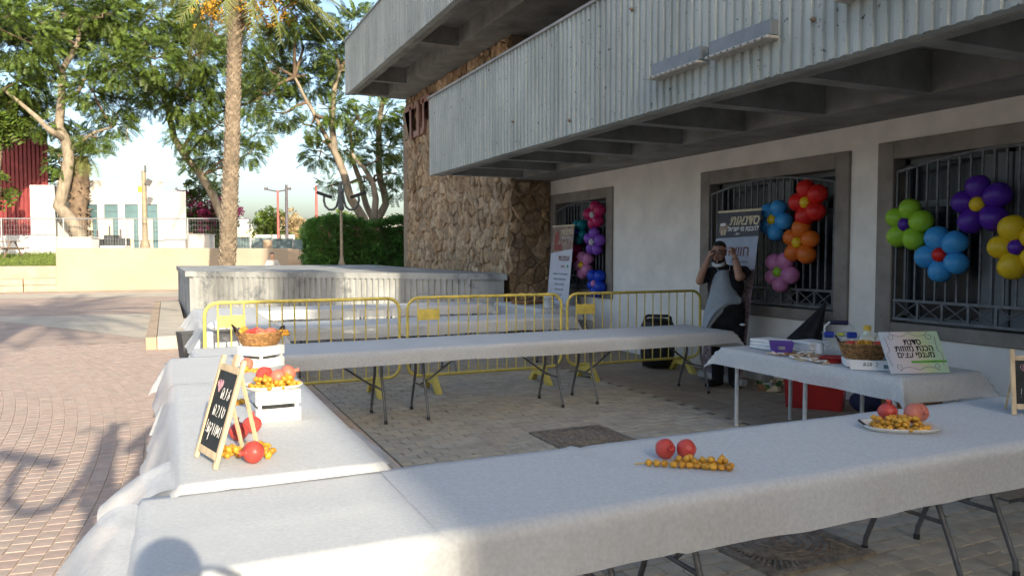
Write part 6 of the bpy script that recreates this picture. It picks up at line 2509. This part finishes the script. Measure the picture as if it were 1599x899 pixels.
# loudspeaker behind the barrier, cable, bottle
t = thing("loudspeaker", "black trolley loudspeaker on the tiles behind the right barrier", "loudspeaker", (6.47, 9.25, 0), R(-38))
b = MB()
b.lathe([(0, .02), (.17, .02), (.225, .07), (.245, .2), (.25, .45), (.24, .62), (.20, .70), (.10, .725), (0, .725)], 24)
b.v = [(p[0], p[1] * .82, p[2]) for p in b.v]
b.build("cabinet", M_black, t)
b = MB()
b.bbox((0, -.186, .38), (.26, .05, .48), .018)
b.build("front_mesh", M_black, t)
for z, r in ((.28, .11), (.52, .07)):
    b = MB()
    b.M = Matrix.Translation((0, -.211, z)) @ Matrix.Rotation(PI / 2, 4, 'X')
    b.lathe([(r, 0), (r, .008), (r * .85, .008), (r * .3, -.002), (0, .006)], 20)
    b.build("driver", M_rubber, t)
b = MB()
b.tube([(-.19, 0, .66), (-.18, 0, .73), (-.14, 0, .755), (.14, 0, .755), (.18, 0, .73), (.19, 0, .66)], .022, 8)
b.build("handle", M_black, t)
for sx in (-1, 1):
    b = MB()
    b.M = Matrix.Translation((sx * .2, .13, .05)) @ Matrix.Rotation(PI / 2, 4, 'Y')
    b.lathe([(0, -.02), (.05, -.02), (.05, .02), (0, .02)], 14)
    b.build("wheel", M_rubber, t)
b = MB()
b.tube([(6.35, 9.05, .35), (6.1, 9.0, .52), (5.7, 9.1, .60), (5.35, 9.3, .58), (5.25, 9.35, .9), (5.2, 9.4, 1.15)], .006, 6)
tag(b.build("power_cable", M_rubber), "thin black cable running from the loudspeaker up behind the right barrier", "cable")
t = thing("water_bottle", "blue water bottle in the gap between table leg and man's shoes", "bottle", (6.72, 8.28, 0))
b = MB()
b.lathe([(.085, 0), (.09, .02), (.09, .26), (.05, .33), (.028, .34), (.028, .37), (0, .372)], 16)
b.build("flask", mat("blue_bottle", (.07, .13, .26), .25, .1, 6), t)
b = MB()
b.lathe([(.0912, .10), (.0912, .2)], 16)
b.build("label_wrap", M_paper, t)
# dark tub left of the barriers
t = thing("dark_tub", "dark grey sack standing beyond the far end of the left table", "sack", (0.36, 11.2, 0), R(10))
b = MB()
frus(b, .17, .16, .235, .20, .60, .012)
b.build("sack_wall", M_bag, t)
# items on the table behind the barriers
flat_stack("brown stack of boards on the cloth behind the barriers, by the first banner", 5.95, 12.5, .75, 2, (.5, .4, .025), M_card, "board_stack", "boards", .4)
t = thing("plastic_tub", "white plastic tub on the table behind the middle barrier's right end", "tub", (5.85, 11.5, .752))
b = MB()
b.lathe([(.075, 0), (.09, .16), (.096, .16), (.096, .18), (0, .185)], 16)
b.build("tub_wall", M_paper, t)
b = MB()
b.tube([(-.096, 0, .15), (-.07, 0, .05), (.0, -.09, .03), (.07, 0, .05), (.096, 0, .15)], .003, 4)
b.build("handle", M_steel, t)
# crumpled white sacking on the far left table
t = thing("white_sack", "crumpled white sack behind the left end of the yellow barriers", "sack", (0.62, 9.55, .755))
b = MB()
b.ball((0, 0, .06), (.20, .14, .07), 18, 10)
for i, p in enumerate(b.v):
    q = 1 + .25 * noise.noise((p[0] * 11, p[1] * 11, p[2] * 11))
    b.v[i] = (p[0] * q, p[1] * q, max(.002, p[2] * q))
b.build("crumple", M_paper, t)

# ------------------------------------------------------------------ people
def chain(b, pts, n=10):
    """round tapering limb with ball joints; pts = [(x, y, z, r), ...]"""
    b.tube([p[:3] for p in pts], [p[3] for p in pts], n)
    for p in pts:
        b.ball(p[:3], p[3] * .99, 10, 7)
def hand(b, wrist, d, palm, curl, s=1.0, side=1):
    """palm and five bent fingers; d = direction of the fingers, palm = palm normal"""
    d = Vector(d).normalized()
    n = Vector(palm)
    n = (n - d * n.dot(d)).normalized()
    w = d.cross(n) * side
    W_ = Vector(wrist)
    for k in range(4):
        off = (k - 1.5) * .0205 * s
        a = W_ + d * .01 + w * off * .6
        c = W_ + d * .085 * s + w * off
        b.tube([a, c], [.016 * s, .013 * s], 8)
        b.ball(c, .013 * s, 8, 6)
        L = [.036, .042, .039, .030][k] * s
        p, dd = c, d
        r = .0098 * s
        for j in range(3):
            dd = (dd * math.cos(curl) + n * math.sin(curl)).normalized()
            q = p + dd * L * (1, .72, .55)[j]
            b.tube([p, q], [r, r * .9], 7)
            b.ball(q, r * .9, 7, 5)
            p, r = q, r * .9
    p = W_ + d * .028 * s - w * .030 * s
    t1 = p + (d * .55 - w * .45 + n * .5).normalized() * .045 * s
    t2 = t1 + (d * .75 + n * .5).normalized() * .032 * s
    b.tube([W_ + d * .012, p, t1, t2], [.016 * s, .0165 * s, .0125 * s, .010 * s], 8)
    b.ball(t2, .010 * s, 7, 5)
def head(b, c, M3, s=1.0):
    """skull, jaw, nose, ears, neck side shapes in a head frame M3 (x right, y back, z up; face looks along -y)"""
    C = Vector(c)
    def P(x, y, z):
        return C + M3 @ Vector((x, y, z)) * s
    def B(x, y, z, r):
        b.ball(P(x, y, z), tuple(q * s for q in (r if hasattr(r, '__len__') else (r,) * 3)), 16, 12, rot=M3)
    B(0, .012, .035, (.078, .098, .092))
    B(0, -.022, -.03, (.066, .076, .085))
    B(0, -.045, -.082, (.044, .042, .036))
    B(0, -.088, -.098, (.020, .014, .014))
    B(-.036, -.070, -.028, (.026, .020, .022))
    B(.036, -.070, -.028, (.026, .020, .022))
    b.tube([P(0, -.088, .022), P(0, -.104, -.012), P(0, -.116, -.026)], [.010 * s, .013 * s, .0155 * s], 8)
    B(-.012, -.103, -.030, (.010, .010, .008))
    B(.012, -.103, -.030, (.010, .010, .008))
    B(0, -.084, .038, (.056, .014, .012))
    for sx in (-1, 1):
        B(sx * .079, .012, -.008, (.010, .020, .032))
    B(0, -.093, -.060, (.026, .012, .007))
    B(0, -.091, -.071, (.022, .012, .008))
    return P
def rot_head(yaw, pitch, base):
    return base @ Matrix.Rotation(yaw, 3, 'Z') @ Matrix.Rotation(pitch, 3, 'X')

def man():
    az = R(39.6)
    root = Vector((6.36, 7.60, 0))
    t = thing("person", "man in black shirt and grey apron lifting both hands to his temples, mask under chin", "person", root, -az)
    # local frame: x = right as seen by the viewer, y = away, z = up
    b = MB()
    I3 = Matrix.Identity(3)
    Hc = (-.115, -.055, 1.665)
    M3 = rot_head(R(-14), R(6), I3)
    P = head(b, Hc, M3, 1.06)
    chain(b, [(-.055, .03, 1.42, .075), (-.085, .0, 1.52, .064), (-.10, -.02, 1.60, .064)])
    b.ball((-.03, .03, 1.25), (.20, .13, .24), 16, 12)
    b.ball((-.02, .0, 1.05), (.185, .15, .18), 16, 12)
    b.ball((.0, .02, .90), (.18, .13, .13), 16, 12)
    # arms
    chain(b, [(-.235, .03, 1.405, .062), (-.30, -.02, 1.36, .055), (-.345, -.10, 1.315, .049)])
    chain(b, [(-.345, -.10, 1.315, .048), (-.31, -.13, 1.43, .047), (-.255, -.135, 1.56, .034), (-.238, -.13, 1.600, .030)])
    hand(b, (-.238, -.13, 1.60), (.20, .05, 1), (1, .25, -.1), 1.0, 1.0, 1)
    chain(b, [(.185, .03, 1.425, .064), (.17, -.10, 1.40, .058), (.125, -.24, 1.375, .052)])
    chain(b, [(.125, -.24, 1.375, .051), (.105, -.22, 1.48, .050), (.075, -.165, 1.60, .036), (.068, -.15, 1.635, .031)])
    hand(b, (.066, -.148, 1.63), (-.22, .12, 1), (-.8, .55, -.1), 1.05, 1.05, -1)
    # legs
    for sx, kx, ky in ((-1, -.115, -.02), (1, .085, -.03)):
        chain(b, [(sx * .09, .02, .90, .098), (kx, ky, .50, .062), (kx + .004, .02, .09, .042)])
    body = fuse(b, "body", M_skin, t, .0095, 3)
    # face details
    for sx in (-1, 1):
        e = MB()
        e.ball(P(sx * .032, -.086, .012), (.013, .008, .007), 10, 8, rot=M3)
        ey = e.build("eye", M_eye, t)
        e = MB()
        e.ball(P(sx * .032, -.0925, .012), .0058, 8, 6)
        e.build("iris", M_hair, ey)
        e = MB()
        e.tube([P(sx * .014, -.097, .036), P(sx * .034, -.098, .042), P(sx * .054, -.082, .034)], [.004, .0055, .003], 6)
        e.build("eyebrow", M_hair, t)
    e = MB()
    e.ball(P(0, -.101, -.065), (.024, .008, .008), 12, 8, rot=M3)
    e.build("mouth", M_lips, t)
    # beard and moustache
    e = MB()
    e.ball(P(0, -.055, -.092), (.048, .046, .034), 14, 10, rot=M3)
    e.ball(P(0, -.100, -.051), (.030, .010, .006), 10, 8, rot=M3)
    for sx in (-1, 1):
        e.ball(P(sx * .052, -.025, -.075), (.020, .034, .030), 10, 8, rot=M3)
    fuse(e, "beard", M_hair, t, .006, 2)
    # hair
    e = MB()
    e.ball(P(0, .028, .062), (.084, .098, .082), 18, 12, rot=M3)
    e.ball(P(0, .06, .01), (.078, .06, .07), 14, 10, rot=M3)
    for sx in (-1, 1):
        e.ball(P(sx * .070, .012, .022), (.016, .030, .036), 10, 8, rot=M3)
    e.ball(P(.0, -.048, .106), (.06, .03, .022), 12, 8, rot=M3)
    fuse(e, "hair", M_hair, t, .007, 2)
    # glasses
    e = MB()
    for sx in (-1, 1):
        q = [P(sx * .034 + .026 * math.cos(a), -.108, .010 + .019 * math.sin(a)) for a in [2 * PI * k / 14 for k in range(15)]]
        e.tube(q, .0026, 5, cap=False)
        e.tube([P(sx * .060, -.106, .014), P(sx * .082, -.05, .018), P(sx * .085, .01, .012)], .0026, 5)
    e.tube([P(-.009, -.110, .014), P(.009, -.110, .014)], .0026, 5)
    e.build("glasses", M_black, t)
    # mask pulled under the chin
    e = MB()
    def mk(u, v):
        a = (u - .5) * 2.5
        return P(.078 * math.sin(a), -.004 - .096 * math.cos(a) - .012 * math.sin(PI * v), -.088 - .040 * v - .030 * max(0, math.cos(a)))
    e.grid(mk, 16, 6)
    m_ = e.build("mask", M_mask, t)
    so = m_.modifiers.new("thickness", 'SOLIDIFY')
    so.thickness = .006
    # shirt
    e = MB()
    e.ball((-.03, .03, 1.25), (.225, .155, .25), 18, 12)
    e.ball((-.02, .0, 1.04), (.205, .172, .18), 18, 12)
    chain(e, [(-.055, .03, 1.40, .10), (-.07, .015, 1.465, .083)])
    chain(e, [(-.06, .03, 1.41, .10), (-.235, .03, 1.405, .082), (-.315, -.045, 1.345, .073)])
    chain(e, [(-.05, .03, 1.42, .10), (.185, .03, 1.425, .084), (.168, -.12, 1.398, .077)])
    sh = fuse(e, "shirt", M_shirt, t, .012, 3)
    # trousers
    e = MB()
    e.ball((.0, .02, .93), (.205, .165, .15), 16, 10)
    e.ball((.0, .0, .82), (.19, .15, .13), 16, 10)
    for sx, kx, ky in ((-1, -.115, -.02), (1, .085, -.03)):
        chain(e, [(sx * .085, .02, .88, .118), (sx * .10 * .5 + kx * .5, ky * .5, .70, .102), (kx, ky, .50, .086), (kx, .01, .28, .080), (kx + .004, .02, .075, .074)])
    fuse(e, "trousers", M_trouser, t, .012, 3)
    # shoes
    for sx, kx, dx, dy in ((-1, -.111, -.12, -.14), (1, .089, .02, -.19)):
        e = MB()
        d = Vector((dx, dy, 0)).normalized()
        c = Vector((kx, .02, 0))
        e.tube([c - d * .06 + Vector((0, 0, .045)), c + d * .05 + Vector((0, 0, .048)), c + d * .14 + Vector((0, 0, .04)), c + d * .20 + Vector((0, 0, .032))], [.042, .047, .046, .030], 12)
        e.ball(c - d * .05 + Vector((0, 0, .045)), .044, 12, 8)
        e.ball(c + d * .195 + Vector((0, 0, .032)), .032, 12, 8)
        e.ball(c + Vector((0, 0, .09)), (.052, .052, .045), 12, 8)
        s_ = fuse(e, "shoe", M_black, t, .008, 2)
        for v in s_.data.vertices:
            v.co.z = max(.004, v.co.z)
    # apron: bib, waist, skirt blown to one side
    rows = [(1.455, -.125, .015, -.118), (1.40, -.165, .035, -.135), (1.33, -.19, .055, -.155), (1.24, -.21, .075, -.168), (1.15, -.225, .12, -.182), (1.10, -.24, .17, -.190), (1.05, -.255, .16, -.190),
            (1.00, -.265, .06, -.185), (.94, -.28, -.03, -.18), (.87, -.29, -.10, -.175), (.80, -.30, -.155, -.17), (.73, -.30, -.20, -.165)]
    e = MB()
    nr = len(rows)
    def ap(u, v):
        f = v * (nr - 1)
        i = min(nr - 2, int(f))
        g_ = f - i
        r = [rows[i][k] + (rows[i + 1][k] - rows[i][k]) * g_ for k in range(4)]
        x = r[1] + (r[2] - r[1]) * u
        bow = .085 * (2 * u - 1) ** 2
        fold = .012 * math.sin(u * 15 + v * 5) * min(1, max(0, v - .35) * 2)
        return (x, r[3] + bow + fold, r[0])
    e.grid(ap, 24, 36)
    a_ = e.build("apron", M_apron, t)
    so = a_.modifiers.new("thickness", 'SOLIDIFY')
    so.thickness = .004
    e = MB()
    e.tube([(-.125, -.11, 1.45), (-.15, -.02, 1.51), (-.13, .07, 1.52), (-.02, .07, 1.52), (.02, -.02, 1.51), (.012, -.11, 1.45)], .006, 6)
    e.build("neck_strap", M_apron, a_)
    e = MB()
    e.tube([(.075 + .038 * math.cos(k * PI / 8), -.167 + .038 * math.sin(k * PI / 8), 1.592 + .004 * math.cos(k * PI / 8)) for k in range(17)], .006, 6, cap=False)
    e.build("wristband", M_rubber, t)
    e = MB()
    e.ball((.175, -.12, .79), (.035, .012, .016), 10, 6)
    e.build("tissue", M_paper, t)
    return t
man()

def photographer():
    root = Vector((0.02, -0.36, 0))
    t = thing("person", "person taking the picture with a phone held up before the face", "person", root, -YAW + PI)
    # local frame: face looks along -y
    b = MB()
    M3 = Matrix.Identity(3)
    P = head(b, (0, 0, 1.65), M3, 1.18)
    chain(b, [(0, .03, 1.40, .075), (0, .02, 1.50, .06), (0, .01, 1.58, .06)])
    b.ball((0, .03, 1.22), (.20, .13, .26), 14, 10)
    b.ball((0, .03, .95), (.18, .13, .18), 14, 10)
    for sx in (-1, 1):
        chain(b, [(sx * .20, .03, 1.39, .06), (sx * .27, -.10, 1.22, .05), (sx * .27, -.13, 1.20, .046)])
        chain(b, [(sx * .27, -.13, 1.20, .045), (sx * .17, -.22, 1.36, .04), (sx * .105, -.24, 1.50, .034)])
        hand(b, (sx * .105, -.24, 1.51), (-sx * .35, -.12, 1), (-sx * 1, .1, 0), .7, 1.0, -sx)
        chain(b, [(sx * .09, .02, .90, .10), (sx * .10, .0, .5, .065), (sx * .10, .03, .09, .045)])
        chain(b, [(sx * .10, .04, .05, .045), (sx * .11, -.10, .035, .035)])
    fuse(b, "body", M_skin, t, .012, 3)
    e = MB()
    e.ball(P(0, .028, .062), (.086, .10, .085), 14, 10, rot=M3)
    e.ball(P(0, .06, .0), (.08, .06, .08), 14, 10, rot=M3)
    e.build("hair", M_hair, t)
    e = MB()
    e.ball((0, .03, 1.2), (.23, .155, .28), 14, 10)
    e.ball((0, .03, .98), (.20, .155, .16), 14, 10)
    for sx in (-1, 1):
        chain(e, [(sx * .02, .03, 1.38, .10), (sx * .20, .03, 1.385, .08), (sx * .25, -.05, 1.28, .07)])
    fuse(e, "shirt", M_navy, t, .014, 2)
    e = MB()
    e.ball((0, .03, .9), (.20, .15, .13), 14, 10)
    for sx in (-1, 1):
        chain(e, [(sx * .09, .02, .86, .115), (sx * .10, .0, .5, .085), (sx * .10, .03, .09, .07)])
    fuse(e, "trousers", M_bag, t, .014, 2)
photographer()

def sitter():
    t = thing("person", "dark haired person in a white shirt sitting far off before the sand wall", "person", (4.25, 35.2, 0))
    b = MB()
    P = head(b, (0, 0, 1.50), Matrix.Identity(3), 1.0)
    chain(b, [(0, .02, 1.28, .07), (0, .01, 1.42, .055)])
    for sx in (-1, 1):
        chain(b, [(sx * .19, .02, 1.24, .06), (sx * .30, -.05, 1.02, .05), (sx * .22, -.26, .92, .035)])
        hand(b, (sx * .22, -.26, .92), (-sx * .2, -1, -.2), (0, 0, -1), .3, 1, sx)
        chain(b, [(sx * .1, .05, .72, .10), (sx * .13, -.38, .70, .07), (sx * .13, -.40, .10, .05)])
        chain(b, [(sx * .13, -.38, .05, .045), (sx * .14, -.52, .04, .035)])
    fuse(b, "body", M_skin, t, .014, 2)
    e = MB()
    e.ball(P(0, .028, .062), (.088, .10, .088), 14, 10)
    e.build("hair", M_hair, t)
    e = MB()
    e.ball((0, .03, 1.02), (.21, .14, .32), 14, 10)
    for sx in (-1, 1):
        chain(e, [(0, .02, 1.24, .09), (sx * .19, .02, 1.24, .075), (sx * .27, -.03, 1.08, .065)])
    fuse(e, "shirt", M_whitewall, t, .014, 2)
    e = MB()
    for sx in (-1, 1):
        chain(e, [(sx * .1, .05, .72, .12), (sx * .13, -.38, .70, .085), (sx * .13, -.40, .12, .07)])
    fuse(e, "trousers", M_navy, t, .014, 2)
    blk("stone_block", "stone block the far sitting person rests on", "block", (4.25, 35.3, 0), (.6, .45, .60), M_seat, rz=0)
sitter()
